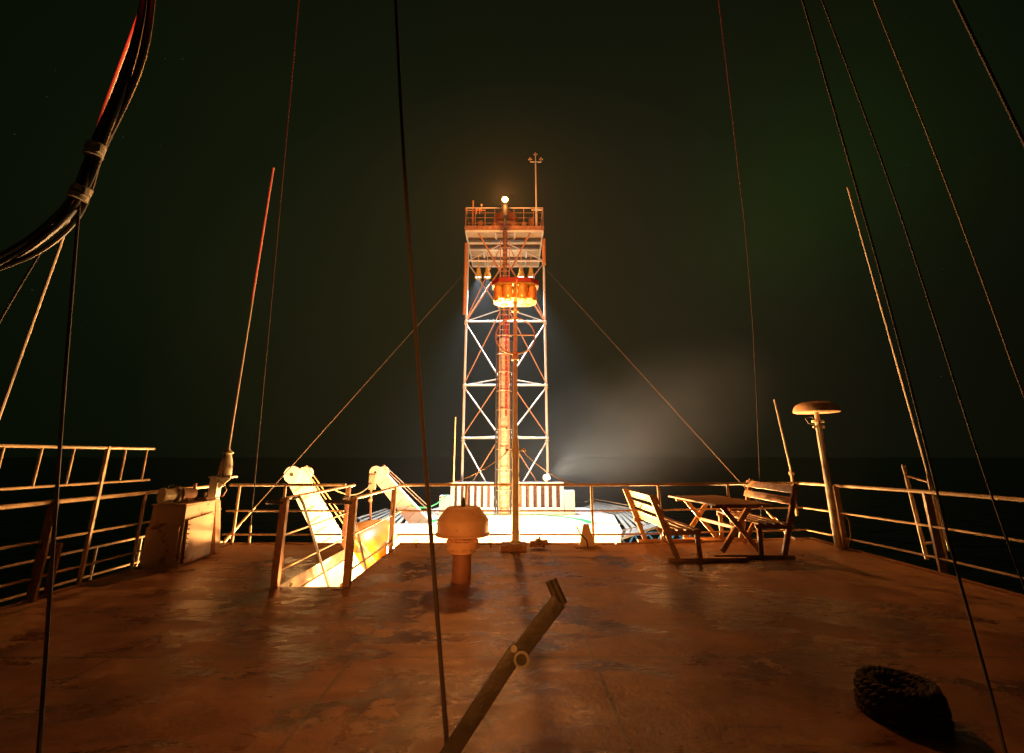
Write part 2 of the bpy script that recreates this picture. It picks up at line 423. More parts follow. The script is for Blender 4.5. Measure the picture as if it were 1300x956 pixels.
# raised screen frame over the left railing
t = thing('railing', 'raised ladder-like rail frame above the left side railing', 'railing', (XL, 4.6, 1.17), 0, 'raised rails')
s = MB(); s.path([(XL + .03, 2.0, 1.60), (XL + .03, 6.62, 1.60)], .018); s.build('top_rail', 'rail', t)
s = MB(); s.path([(XL + .03, 2.0, 1.18), (XL + .03, 6.64, 1.175)], .014); s.build('bottom_rail', 'rail', t)
for px in (4, 53, 94, 160, 187):
    p = onx(px, 570, XL + .03)
    s = MB(); s.tube((XL + .03, p.y, 1.18), (XL + .03, p.y, 1.60), .014); s.build('post', 'rail', t)
# lower walkway railing outside
t = thing('railing', 'dim lower walkway railing outside the left deck edge', 'railing', (-5.9, 4.6, -.9), 0, 'walkway rails')
for z, nm in ((.25, 'top_rail'), (-.12, 'mid_rail'), (-.45, 'mid_rail')):
    s = MB(); s.path([(-5.9, 2, z), (-5.9, 8.0, z)], .016); s.build(nm, 'rail', t)
for y in (4.2, 5.2, 6.1, 6.9, 7.7):
    s = MB(); s.tube((-5.9, y, -.95), (-5.9, y, .25), .018); s.build('post', 'rail', t)
s = MB(); s.prism([(-6.3, -3, -.95), (-5.17, -3, -.95), (-5.17, 8.5, -.95), (-6.3, 8.5, -.95)], .08); struct('walkway', s, 'hull')

# ------------------------------------------------------------------ stairwell
for side, x, fy, lab in ((0, NX0 - .03, 8.1, 'left guard rail of the stairwell with two rusty posts'), (1, NX1 + .03, 7.85, 'right guard rail of the stairwell joining the long front railing')):
    t = thing('guard_rail', lab, 'guard rail', (x, NY - .02, 0), 0, 'stairwell guard rails')
    s = MB(); s.tube((x, NY - .0, .99), (x, 8.4, .985 if side else 1.0), .022); s.build('top_rail', 'rail', t)
    s = MB(); s.tube((x, NY, .56), (x, 8.4, .56), .013); s.build('mid_rail', 'rail', t)
    s = MB(); s.tube((x, NY, .16), (x, 8.4, .16), .012); s.build('mid_rail', 'rail', t)
    s = MB(); s.bar((x, NY, -.0), (x, NY, 1.0), .085, .07, .008, up=(0, 1, 0)); s.build('post', 'rust', t)
    s = MB(); s.bar((x, fy, 0), (x, fy, .99), .07, .06, .006, up=(0, 1, 0)); s.build('post', 'rust', t)
s = MB(); s.prism([(NX0 - .075, NY + .05, .006), (NX0 - .075, NY + .28, .006), (NX0 - .075, NY + .22, .3), (NX0 - .075, NY + .05, .42)], .012, (1, 0, 0))
s.build('gusset', 'rust', [o for o in bpy.data.objects if o.get('label', '').startswith('left guard rail')][0], False)
lt = thing('stair_ladder', 'steep steel stair ladder with two dark handrails going down the stairwell', 'ladder', ((NX0 + NX1) / 2, NY, -2.4))
for x in (NX0 + .09, NX1 - .09):
    s = MB(); s.bar((x, NY + .12, -.05), (x, NY + 2.15, -2.35), .03, .14); s.build('stringer', 'white', lt, False)
    h = MB(); h.path([(x - .03, NY - .42 * 0 + .02, .99), (x - .0, NY + .12, 1.0), (x, NY + .26, .90), (x, NY + 1.30, -.25), (x, NY + 2.3, -1.35)], .017); h.build('handrail', 'dark', lt)
for k in range(8):
    z = -.24 - k * .26; y = NY + .12 + (-.05 - z) / 2.3 * 2.03
    s = MB(); s.box(((NX0 + NX1) / 2, y, z), (NX1 - NX0 - .24, .16, .025)); s.build('tread', 'white', lt, False)
s = MB()
s.path([(NX0 - .03, NY - .02, .945), (NX0 - .22, NY - .0, .95), (NX0 - .30, NY + .1, .94)], .024)
s.build('rubber_bumper', 'dark', [o for o in bpy.data.objects if o.get('label', '').startswith('left guard rail')][0])
s = MB()
s.path([(NX1 + .03, NY - .02, .945), (NX1 - .2, NY - .0, .95), (NX1 - .34, NY + .08, .95)], .024)
s.build('rubber_bumper', 'dark', [o for o in bpy.data.objects if o.get('label', '').startswith('right guard rail')][0])

# ------------------------------------------------------------------ locker with its winch, bracket post and whip aerial
t = thing('deck_locker', 'rusty cream steel locker with a bolted side panel by the left railing', 'locker', (-4.9, 7.1, 0))
s = MB()
fb = [(-5.14, 6.75, 0), (-4.60, 6.75, 0), (-4.66, 7.5, 0), (-5.14, 7.5, 0)]
ft = [(-5.10, 6.77, .81), (-4.63, 6.77, .81), (-4.68, 7.5, .82), (-5.10, 7.5, .82)]
A = [s.bm.verts.new(p) for p in fb]; B = [s.bm.verts.new(p) for p in ft]
s.bm.faces.new(A[::-1]); s.bm.faces.new(B)
for i in range(4): s.bm.faces.new((A[i], A[(i + 1) % 4], B[(i + 1) % 4], B[i]))
bmesh.ops.bevel(s.bm, geom=s.bm.edges[:], offset=.006, segments=1, affect='EDGES')
s.build('body', 'locker', t)
s = MB(); s.prism([(-4.588, 6.80, .05), (-4.650, 7.46, .05), (-4.670, 7.46, .66), (-4.612, 6.80, .62)], .022, (1, .08, 0)); s.build('side_panel', 'locker', t, False)
s = MB(); s.box((-4.885, 6.745, .29), (.46, .02, .50)); s.build('front_panel', 'locker', t, False)
s = MB()
ring = [V((-4.570, 6.825, .07 + .55 * k / 9)) for k in range(10)] + [V((-4.640, 7.44, .07 + .55 * k / 9)) for k in range(10)] + [V((-4.575 - .009 * k, 6.88 + .08 * k, .63 + .004 * k)) for k in range(7)]
panel = [o for o in t.children if o.name.startswith('side_panel')][0]
for p in ring:
    s = MB(); s.ball(p + V((-.012 * (p.z), 0, 0)), .011, n=8); o = s.build('bolt', 'rail', t); o.parent = panel
s = MB(); s.box((-4.88, 7.14, .825), (.50, .76, .02), bev=.004); s.build('lid', 'locker', t)

t = thing('deck_winch', 'small rusty winch with two drums on top of the locker', 'winch', (-4.9, 6.9, .835))
s = MB(); s.tube((-4.99, 6.80, .95), (-4.93, 6.94, .95), .085, n=24); s.tube((-5.01, 6.76, .95), (-4.995, 6.79, .95), .11, n=24); s.tube((-4.93, 6.94, .95), (-4.915, 6.975, .95), .115, n=24); s.build('drum', 'cream', t)
s = MB(); s.tube((-4.86, 6.95, .96), (-4.78, 7.12, .96), .085, .07, n=20); s.build('drum', 'rust', t)
s = MB(); s.prism([(-4.90, 6.93, .836), (-4.76, 6.98, .836), (-4.80, 7.02, 1.02), (-4.86, 6.99, 1.02)], .03, (-.5, 1, 0)); s.build('frame', 'locker', t, False)
s = MB(); s.path([(-4.83, 7.0, .98), (-4.80, 7.08, 1.0), (-4.77, 7.1, .9)], .03); s.build('gear_case', 'dark', t)
s = MB(); s.tube((-4.98, 6.82, 1.02), (-4.98, 6.82, 1.09), .014); s.tube((-4.99, 6.80, 1.09), (-4.92, 6.84, 1.09), .012)
s.build('brake_lever', 'dark', t)
s = MB(); s.tube((-4.78, 7.1, .98), (-4.78, 7.1, 1.10), .02, .026); s.build('filler_cap', 'rust', t)
t = thing('pipe_valve', 'low pipe valve lying on the locker lid behind the winch', 'valve', (-4.78, 7.3, .84))
s = MB(); s.tube((-4.90, 7.32, .86), (-4.70, 7.30, .86), .02); s.tube((-4.74, 7.30, .86), (-4.74, 7.30, .93), .012); s.ball((-4.74, 7.30, .935), .025, n=8); s.build('valve_body', 'rust', t)

AX, AY = -4.74, 7.72
t = thing('aerial_bracket', 'steel post with a projecting shelf behind the locker', 'bracket', (-4.85, AY, 0))
s = MB(); a = [(-4.94, AY - .06, 0), (-4.66, AY - .06, 0), (-4.78, AY - .06, .8), (-4.90, AY - .06, .8)]; s.prism(a, .12, (0, 1, 0)); s.build('base', 'locker', t, False)
s = MB(); s.box((-4.865, AY, .97), (.13, .12, .36), bev=.008); s.build('post', 'white', t)
s = MB(); s.box((-4.76, AY, 1.165), (.36, .2, .028), bev=.004); s.prism([(-4.80, AY - .01, 1.15), (-4.62, AY - .01, 1.15), (-4.80, AY - .01, .98)], .02, (0, 1, 0)); s.build('shelf', 'white', t)
s = MB(); s.path([(-4.80, AY - .07, 1.10), (-4.70, AY - .08, 1.07), (-4.62, AY - .08, .97), (-4.66, AY - .08, .88), (-4.80, AY - .06, .84)], .009); s.build('feed_cable', 'rail', t)
t = thing('whip_aerial', 'tall whip aerial on a bell insulator above the locker, tip red', 'aerial', (AX, AY, 1.18), 0, 'whip aerials')
s = MB(); s.lathe([(.10, 1.181), (.105, 1.2), (.10, 1.27), (.092, 1.38), (.07, 1.48), (.05, 1.53), (.085, 1.545), (.085, 1.56), (.03, 1.60), (.02, 1.64)], (AX, AY, 0)); s.build('insulator', 'cream', t)
s = MB(); s.tube((AX, AY, 1.62), (AX + .03, AY + .03, 7.02), .019, .014, n=8); s.build('whip', 'fibre', t)

# ------------------------------------------------------------------ guy wires with turnbuckles
def guy(label, p, q, L_, group='tower guys'):
    p, q = V(p), V(q); d = (q - p).normalized()
    t = thing('guy_wire', label, 'guy wire', p, 0, group)
    s = MB(); s.tube(p + d * L_, q, .011, n=6); s.build('wire', 'wire_light', t)
    s = MB(); s.tube(p + d * .05, p + d * (L_ * .55), .028); s.tube(p + d * (L_ * .75), p + d * L_, .02)
    s.path([p + d * (L_ * .5) + V((0, 0, .0)), p + d * (L_ * .6) + V((.035, 0, .03)), p + d * (L_ * .72) + V((.035, 0, .03)), p + d * (L_ * .8)], .014)
    s.path([p + d * (L_ * .5), p + d * (L_ * .6) - V((.035, 0, .03)), p + d * (L_ * .72) - V((.035, 0, .03)), p + d * (L_ * .8)], .014)
    s.build('turnbuckle', 'rail', t)
    s = MB(); s.box(p + V((0, 0, .035)), (.03, .14, .08), bev=.008); s.box(p + V((0, 0, .008)), (.16, .2, .014)); s.build('pad_eye', 'rail', t)
guy('left guy wire from the tower with a big turnbuckle at deck corner', (-5.02, 8.35, 0), (-2.92, 26.6, 12.9), .95)
guy('right guy wire from the tower ending under the right bench', (5.1, 8.75, 0), (2.05, 26.6, 13.2), .75)

# ------------------------------------------------------------------ mushroom ventilator
VX, VY = -.625, 6.12
t = thing('mushroom_vent', 'round orange-lit mushroom ventilator standing on the deck', 'ventilator', (VX, VY, 0))
s = MB(); s.lathe([(.135, .002), (.135, .012), (.116, .014), (.114, .30), (.114, .33)], (VX, VY, 0), 32); s.build('pipe', 'vent_pipe', t)
s = MB(); s.lathe([(.15, .325), (.165, .33), (.165, .36), (.15, .362), (.15, .385), (.205, .387), (.205, .412), (.20, .414), (.20, .44), (.205, .441), (.205, .468), (.14, .47), (.14, .56), (.12, .62)], (VX, VY, 0), 32)
for k in range(12):
    a = k * math.pi / 6 + .1; s.tube((VX + .18 * math.cos(a), VY + .18 * math.sin(a), .36), (VX + .18 * math.cos(a), VY + .18 * math.sin(a), .49), .011, n=6)
s.build('flange', 'vent', t)
s = MB(); s.lathe([(.10, .56), (.33, .545), (.345, .535), (.345, .55), (.33, .565), (.325, .57), (.325, .715), (.318, .725), (.215, .858), (.195, .868), (.05, .876), (.03, .876)], (VX, VY, 0), 40); s.build('cap', 'vent', t)
s = MB(); s.tube((VX, VY, .872), (VX, VY, .95), .03, n=6); s.ball((VX, VY, .96), .022, n=8); s.build('locking_nut', 'dark', t)

# ------------------------------------------------------------------ signal pole with loop aerial and lamp cluster
PX, PY = .06, 8.04
t = thing('signal_pole', 'tall cream pole with a ring aerial and golden lamp cluster on top', 'pole', (PX, PY, 0))
s = MB(); s.box((PX - .03, PY, .05), (.42, .36, .09), bev=.01); s.build('foot', 'rust', t)
s = MB(); s.lathe([(.10, .092), (.10, .12), (.07, .14), (.062, .45), (.06, 1.45), (.07, 1.5), (.05, 1.8), (.047, 1.82)], (PX, PY, 0), 20); s.build('lower_tube', 'cream', t)
s = MB(); s.tube((PX, PY, 1.8), (PX, PY, 3.72), .036, n=14); s.tube((PX, PY, 3.2), (PX, PY, 3.3), .075, .05, n=12); s.tube((PX, PY, 3.98), (PX, PY, 4.3), .034, n=12)
s.tube((PX, PY, 3.72), (PX, PY, 3.98), .036, n=12); s.build('upper_tube', 'cream', t)
for z in (3.30, 3.97, 4.12):
    s = MB(); s.lathe([(.045, z), (.07, z + .005), (.07, z + .03), (.045, z + .035)], (PX, PY, 0), 14); s.build('clamp', 'gold', t)
s = MB()
s.path([(PX + .36 * math.sin(k * math.pi / 18), PY - .05, 3.64 + .34 * math.cos(k * math.pi / 18)) for k in range(36)], .013, closed=True)
s.build('ring_aerial', 'rail', t); s = MB(); s.tube((PX - .36, PY - .05, 3.66), (PX + .36, PY - .05, 3.66), .012); s.build('cross_bar', 'rail', t)
s = MB()
for sx in (-1, 1):
    s = MB(); s.path([(PX + .05 * sx, PY, 1.58), (PX + .13 * sx, PY, 1.61), (PX + .19 * sx, PY + .02, 1.52)], .014)
    s.ball((PX + .15 * sx, PY, 1.60), .03, n=8); s.build('stay_lug', 'rail', t)
for sx, q in ((-1, (-1.35, 8.42, .99)), (1, (1.25, 8.42, .99))):
    s = MB(); p = V((PX + .19 * sx, PY + .02, 1.52)); q = V(q)
    s.path([p.lerp(q, k / 8) - V((0, 0, .10 * math.sin(k / 8 * math.pi))) for k in range(9)], .008); s.build('stay', 'rail', t)
oc = lambda r1, r2, z: [(PX + x, PY + y, z) for x, y in ((-r1, -.12), (-r1 * .68, -r2), (r1 * .68, -r2), (r1, -.12), (r1, .12), (r1 * .68, r2), (-r1 * .68, r2), (-r1, .12))]
s = MB(); s.prism(oc(.44, .30, 4.70), .09); s.build('lamp_hood', 'hood_red', t, False)
s = MB(); s.prism(oc(.41, .27, 4.609), .012); s.prism(oc(.40, .25, 4.33), .02); s.tube((PX, PY, 4.28), (PX, PY, 4.6), .045); s.build('lamp_tray', 'gold', t, False)
for (x, y, r) in ((-.32, -.10, .085), (-.14, -.17, .10), (.14, -.17, .10), (.32, -.10, .085), (-.2, .14, .09), (.2, .14, .09)):
    s = MB(); s.lathe([(r * .5, 4.29), (r * .8, 4.30), (r, 4.34), (r, 4.40), (r * .93, 4.42), (r * .93, 4.5), (r, 4.52), (r, 4.56), (r * .7, 4.597)], (PX + x, PY + y, 0), 18); s.build('lamp_drum', 'gold', t)
s = MB(); s.tube((PX + .03, PY - .30, 4.31), (PX + .03, PY - .30, 4.66), .012, n=8); s.build('front_rod', 'gold', t)
lamp('signal_drum_fill', 'POINT', (PX - .05, PY - .75, 4.38), 14, SODIUM_HOT, .05)  # added light hung in front of the cluster to brighten the drums

t = thing('cable_coil', 'small lumpy coil of cable beside the foot of the pole', 'coil', (.44, 8.1, 0))
s = MB(); s.path([(.44 + (.10 - .002 * k) * math.cos(k * .5), 8.1 + .09 * math.sin(k * .5), .03 + .0035 * k) for k in range(40)], .02, n=6); s.build('coil', 'rust', t)
s = MB(); s.tube((.30, 8.1, .08), (.60, 8.12, .10), .045, n=10); s.build('strap', 'rust', t)
t = thing('mooring_lug', 'tapered steel lug with a cable on the deck edge below railing', 'lug', (1.28, 8.3, 0))
s = MB(); s.prism([(1.14, 8.3, 0), (1.42, 8.3, 0), (1.32, 8.3, .36), (1.22, 8.3, .36)], .06, (0, -1, 0)); s.build('plate', 'rail', t, False)
s = MB(); s.path([(1.1, 8.22, .34), (1.16, 8.2, .22), (1.26, 8.18, .12), (1.27, 8.12, .02)], .012); s.build('cable', 'dark', t)
s = MB(); s.box((1.28, 8.26, .008), (.42, .26, .012)); s.build('base_plate', 'rust', t)
for x, lab in ((-1.62, 'stubby eye bolt at the deck edge left of the vent'), (-.98, 'small eye bolt at the deck edge just left of the vent cap'), (-.36, 'small eye bolt between the vent and the pole')):
    t = thing('eye_bolt', lab, 'eye bolt', (x, 8.2, 0), 0, 'eye bolts along the front edge')
    s = MB(); s.tube((x, 8.2, 0), (x, 8.2, .07), .012, n=8)
    s.path([(x + .03 * math.cos(k * math.pi / 5), 8.2, .095 + .03 * math.sin(k * math.pi / 5)) for k in range(10)], .008, n=6, closed=True); s.build('shank', 'rust', t)

# ------------------------------------------------------------------ benches and table
def bench(label, loc, rz, seat_h, back_h, nback, mirror=False):
    # local frame: length along +y, faces +x
    t = thing('wooden_bench', label, 'bench', loc, rz, 'wooden benches beside the table')
    w = world_of(t); P = lambda x, y, z: w @ V((x, y, z))
    Ln = 1.55
    def bar(s, a, b, w_, h_, up=(0, 0, 1), bev=.004): s.bar(P(*a), P(*b), w_, h_, bev, up=(w.to_3x3() @ V(up)))
    lean = .30
    for y in (0.03, Ln - .03):
        s = MB(); bar(s, (.02, y, .05), (-lean, y, back_h), .045, .075, up=(1, 0, 0)); s.build('rear_leg', 'wood', t)
        s = MB(); bar(s, (.36, y, .05), (.34, y, seat_h - .03), .045, .065, up=(1, 0, 0)); s.build('front_leg', 'wood', t)
        s = MB(); bar(s, (-.12 - .05, y + .0, seat_h - .055), (.40, y, seat_h - .035), .04, .06); s.build('seat_rail', 'wood', t)
    s = MB(); bar(s, (-.06, Ln * .36, seat_h - .05), (.2, Ln * .36, .05), .04, .06, up=(1, 0, 0)); s.build('brace', 'wood', t)
    for k in range(4):
        x = -.04 + k * .125; s = MB(); bar(s, (x, -.03, seat_h), (x, Ln + .03, seat_h), .092, .024); s.build('seat_slat', 'wood', t)
    hs = [back_h - .08, back_h - .25, back_h - .43][:nback]
    for i, z in enumerate(hs):
        f = (z - .05) / (back_h - .05); x = .02 - (lean + .02) * f + .055
        hh = (.115, .115, .14)[i]
        d = .32 / (back_h) * hh / 2
        w3 = w.to_3x3(); ctr = P(x, Ln / 2, z)
        ang = math.atan2(.32, back_h)
        rot = w3 @ Matrix.Rotation(-ang, 3, 'Y')
        s = MB(); s.box(ctr, (.022, Ln + .04, hh), rot, .004); s.build('back_slat', 'wood', t)
    for y in (.03, Ln - .03):
        s = MB(); bar(s, (-.12, y, .03), (1.05, y, .03), .07, .055); s.build('runner', 'wood', t)
    return t
bench('left slatted wooden bench with three back slats, facing the table', (2.40, 7.12, 0), R(1.5), .44, .93, 3)
b2 = bench('right wooden bench with two wide back slats by the corner railing', (4.20, 8.86, 0), R(180 - 3), .50, 1.08, 2)

t = thing('wooden_table', 'small wooden slatted table on crossed legs between the benches', 'table', (3.55, 8.3, 0), R(6))
w = world_of(t); P = lambda x, y, z: w @ V((x, y, z))
for k in range(6):
    s = MB(); x = -.40 + k * .16; s.bar(P(x, -.85, .755), P(x, .82, .755), .155, .026, .003); s.build('table_board', 'wood', t)
for y in (-.62, .62):
    for a, b in (((-.30, .04), (.26, .72)), ((.30, .04), (-.26, .72))):
        o = .03 if a[0] < 0 else -.03
        s = MB(); s.bar(P(a[0], y + o, a[1]), P(b[0], y + o, b[1]), .055, .075, .004, up=(1, 0, 0)); s.build('cross_leg', 'wood', t)
    s = MB(); s.bar(P(-.42, y, .715), P(.42, y, .715), .05, .055, .004); s.build('top_batten', 'wood', t)
s = MB(); s.bar(P(0, -.62, .38), P(0, .62, .38), .05, .05, .004); s.build('stretcher', 'wood', t)

# ------------------------------------------------------------------ satellite dome pole at the right corner
t = thing('satellite_dome', 'flat mushroom dome aerial on a leaning cream pole at right corner', 'aerial', (5.46, 8.12, 0))
s = MB(); s.tube((5.46, 8.12, 0), (5.46, 8.12, 2.10), .058, .05, n=16); s.build('pole', 'cream', t)
s = MB(); s.box((5.52, 8.05, .5), (.09, .07, 1.0), bev=.01); s.build('lower_post', 'locker', t)
s = MB(); s.tube((5.46, 8.12, 2.08), (5.46, 8.12, 2.12), .10, n=16); s.tube((5.46, 8.12, 2.12), (5.46, 8.12, 2.27), .04, n=10); s.tube((5.36, 8.12, 2.0), (5.56, 8.12, 2.0), .02, n=8); s.build('collar', 'cream', t)
s = MB(); s.lathe([(.05, 2.26), (.34, 2.255), (.362, 2.262), (.362, 2.285), (.35, 2.33), (.31, 2.39), (.22, 2.435), (.10, 2.45), (.02, 2.452)], (5.46, 8.12, 0), 36); s.build('dome', 'vent', t)
s = MB(); s.path([(5.42, 8.08, 2.1), (5.30, 8.05, 2.18), (5.20, 8.05, 2.14), (5.24, 8.05, 2.06), (5.40, 8.07, 2.02), (5.41, 8.07, 1.2), (5.42, 8.06, .9)], .008, n=6); s.build('feed_cable', 'dark', t)
s = MB(); s.path([(5.57, 8.05, .62), (5.64, 8.02, .45), (5.62, 8.02, .2), (5.55, 8.02, .05)], .012, n=6); s.build('conduit', 'rail', t)

t = thing('rod_aerial', 'short leaning rod aerial on the railing behind the right bench', 'aerial', (5.25, 8.95, .4), 0, 'rod aerials')
s = MB(); a = ony(983, 507, 8.97); b = ony(1005, 601, 8.97); c_ = ony(1012, 655, 8.97)
s.tube(b, a, .02, .016, n=8); s.build('rod', 'fibre', t)
s = MB(); s.tube(c_, b, .028, n=8); s.tube(b - V((0, 0, .03)), b + V((0, 0, .03)), .05, n=10); s.build('socket', 'rail', t)

# ------------------------------------------------------------------ hooked ladder and second whip on the right railing
t = thing('hook_ladder', 'short steel ladder hooked outside the right railing', 'ladder', (5.8, 6.9, 0))
a1, a2 = onx(1147, 590, 5.78), onx(1177, 710, 5.78); b1, b2_ = onx(1178, 603, 5.82), onx(1201, 709, 5.82)
s = MB(); s.tube(a1, a2, .026); s.build('side_rail', 'rail', t)
s = MB(); s.tube(b1, b2_, .022); s.build('side_rail', 'rail', t)
for f in (.12, .84):
    s = MB(); s.tube(a1.lerp(a2, f), b1.lerp(b2_, f - .03), .018); s.build('rung', 'rail', t)
t = thing('whip_aerial', 'tall leaning whip aerial lashed to the ladder on the right railing', 'aerial', b2_, 0, 'whip aerials')
s = MB(); s.tube(b2_ + V((.04, -.04, .1)), ony(1076, 238, 6.7), .02, .012, n=8); s.build('whip', 'fibre', t)
s = MB(); s.path([b2_ + V((0, -.03, .38)), b2_ + V((.07, -.07, .4)), b2_ + V((.06, .0, .42))], .016, n=6); s.build('lashing', 'dark', t)

# ------------------------------------------------------------------ rigging wires
def stay(label, pts, r, m='wire', group='rigging wires', extra=None):
    t = thing('rigging_wire', label, 'rigging wire', pts[0], 0, group)
    pts = smooth_path([V(p) for p in pts]) if len(pts) > 2 else pts
    s = MB(); s.path(pts, r, n=7); s.build('wire', m, t)
    if extra: extra(t, V(pts[0]), (V(pts[1]) - V(pts[0])).normalized())
    return t
def shackle(t, p, d):
    s = MB(); s.tube(p, p + d * .16, .022); s.tube(p + d * .22, p + d * .34, .02); s.build('turnbuckle', 'rail', t)
# centre-left near wire
stay('thick dark wire crossing the picture left of centre, close to camera', [onz(571, 1000), ony(566, 925, 2.75), ony(541, 600, 2.9), ony(515, 250, 2.8), ony(502, 0, 2.7), ony(496, -160, 2.6)], .013)
stay('thin wire reddened at its top, ending at the front left deck edge', [ (-4.50, 8.3, .02), ony(343, 400, 7.4), ony(380, 0, 6.2), ony(392, -150, 5.8)], .0085, 'wire', extra=shackle)
stay('dark wire hanging from the cable bundle down the left side', [onz(45, 1005), ony(52, 925, 2.8), ony(76, 560, 3.0), ony(97, 300, 3.0), ony(101, 255, 3.0)], .011)
stay('faint dark wire at the far left under the cable bundle', [ony(-60, 520, 3.4), ony(0, 405, 3.4), ony(50, 322, 3.3)], .009)
t = thing('whip_aerial', 'leaning rod behind the cable bundle, orange below and red above', 'aerial', ony(-30, 610, 5.2), 0, 'whip aerials')
s = MB(); s.path([ony(-30, 610, 5.2), ony(0, 525, 5.15), ony(75, 315, 5.0), ony(133, 135, 4.9), ony(183, 0, 4.8), ony(235, -150, 4.7)], .017, n=8); s.build('whip', 'fibre', t)
p0 = V((4.55, YF(4.5) - .1, .03)); stay('thin wire right of centre reaching the deck behind the table', [p0, ony(955, 370, 7.9), ony(930, 150, 6.9), ony(912, 0, 6.4), ony(896, -140, 6)], .0085, extra=shackle)
stay('dark wire crossing the ladder and the right railing to the deck', [onz(1288, 1000), ony(1264, 905, 2.95), ony(1255, 867, 3.05), ony(1208, 700, 3.35), ony(1180, 584, 3.4), ony(1132, 397, 3.4), ony(1084, 226, 3.3), ony(1019, 0, 3.2), ony(975, -150, 3.1)], .0085)
stay('second dark wire just right of the long ladder wire', [ony(1345, 850, 3.7), ony(1300, 747, 3.7), ony(1243, 584, 3.8), ony(1184, 397, 3.8), ony(1128, 226, 3.7), ony(1044, 0, 3.5), ony(985, -150, 3.4)], .0078)
stay('paler wire in the upper right sky', [ony(1420, 800, 4.2), ony(1300, 505, 4.3), ony(1262, 397, 4.3), ony(1193, 209, 4.2), ony(1109, 0, 4.0), ony(1050, -150, 3.9)], .0085, 'wire_light')
stay('blurred dark wire in the extreme upper right corner', [ony(1480, 560, 2.6), ony(1300, 180, 2.6), ony(1212, 0, 2.5), ony(1140, -150, 2.4)], .011)

# ------------------------------------------------------------------ cable bundle
t = thing('cable_bundle', 'thick sagging bundle of black cables at the upper left', 'cables', ony(0, 340, 3.0))
path0 = [(205, -120), (190, -20), (178, 60), (152, 130), (122, 190), (108, 235), (88, 270), (45, 308), (0, 332), (-60, 356), (-160, 392)]
tz = lambda k: 3.0 + .15 * math.sin(k)
for k in range(9):
    a = k * 2.399; rr = (.018, .030, .042)[k % 3]
    base = smooth_path([ony(x, y, 3.0) for x, y in path0])
    pts = []
    for i, p in enumerate(base):
        th = a + i * .06; sag = 1 + .5 * math.sin(i * .33 + k)
        pts.append(p + V((math.cos(th) * rr * sag, math.sin(th) * .04, math.sin(th * 1.3) * rr * sag)))
    s = MB(); s.path(pts, .011 + .004 * (k % 3), n=8); s.build('cable', 'cable', t)
for (x, y, ax) in ((120, 192, (124, 178)), (101, 246, (108, 232))):
    p = ony(x, y, 2.97); q = ony(ax[0], ax[1], 2.97); d = (p - q).normalized()
    s = MB(); s.tube(p - d * .055, p - d * .008, .062, n=14); s.tube(p + d * .002, p + d * .045, .060, n=14); s.box(p + V((.06, -.02, 0)), (.035, .04, .06), bev=.006); s.build('clamp', 'clamp', t)

# ------------------------------------------------------------------ folding steel arm in the foreground
t = thing('folding_arm', 'dark hinged steel arm with a bent tip in the near foreground', 'arm', ony(555, 1000, 2.4))
Ya = 2.42
def edge(x, y, dy=0): return ony(x, y, Ya + dy)
def plate(s, a, b, wl, th, bev=.004):
    a, b = V(a), V(b); s.bar(a, b, th, wl, bev, up=(b - a).cross(V((0, 1, 0))))
s = MB(); plate(s, edge(536, 1010), edge(655, 827), .074, .03); s.build('lower_plate', 'arm', t)
s = MB(); plate(s, edge(660, 826, -.01), edge(709, 762, -.01), .074, .03)
plate(s, edge(655, 838, .045), edge(712, 764, .045), .05, .05)
s.build('upper_plate', 'arm', t)
s = MB(); s.tube(edge(716, 766, -.012), edge(702, 735, -.012), .017, n=10); s.tube(edge(709, 768, -.01), edge(696, 737, -.01), .015, n=10)
s.bar(edge(712, 767, .01), edge(699, 736, .01), .03, .014, up=(0, 1, 0)); s.build('bent_tip', 'arm', t)
hp = edge(662, 832)
s = MB(); s.tube(hp - V((0, .045, 0)), hp + V((0, .03, 0)), .036, n=20); s.build('hinge', 'arm', t)
s = MB(); s.path([hp + V((.031 * math.cos(k * math.pi / 8), -.047, .031 * math.sin(k * math.pi / 8))) for k in range(16)], .007, n=6, closed=True)
s.tube(hp - V((.035, .05, -.045)), hp - V((.035, .02, -.045)), .016, n=10); s.build('hinge_ring', 'clamp', t)
s = MB(); s.box(ony(533, 1014, Ya) - V((0, 0, .02)), (.22, .2, .03), bev=.004); s.build('base_plate', 'arm', t)

# ------------------------------------------------------------------ coil of rope at the lower right
rc = V((2.34, 3.16, 0))
t = thing('rope_coil', 'dark round coil of heavy rope on the deck at lower right', 'rope coil', rc)
def laid_rope(pts, r, turns, closed):          # three strands twisted round each other
    n = len(pts); s = MB()
    for st in range(3):
        q = []
        for i, p in enumerate(pts):
            a_ = pts[(i + 1) % n] if (closed or i < n - 1) else p
            b_ = pts[(i - 1) % n] if (closed or i) else p
            tn = (a_ - b_).normalized(); up_ = V((0, 0, 1)); sd = tn.cross(up_).normalized(); u2 = sd.cross(tn)
            th = st * 2.0944 + turns * 2 * math.pi * i / n
            q.append(p + (sd * math.cos(th) + u2 * math.sin(th)) * r * .52)
        s.path(q, r * .56, n=6, closed=closed)
    return s
for j, (rad, z) in enumerate(((.205, .026), (.200, .072), (.190, .118), (.172, .160), (.125, .150), (.085, .120))):
    pts = [rc + V((rad * (1 + .03 * math.sin(2 * a + j)) * math.cos(a), rad * (1 + .03 * math.cos(3 * a + j)) * math.sin(a), z + .006 * math.sin(a * 2 + j))) for a in [k * 2 * math.pi / 160 for k in range(160)]]
    laid_rope(pts, .027, max(3, int(rad * 62)), True).build('rope_turn', 'rope', t)

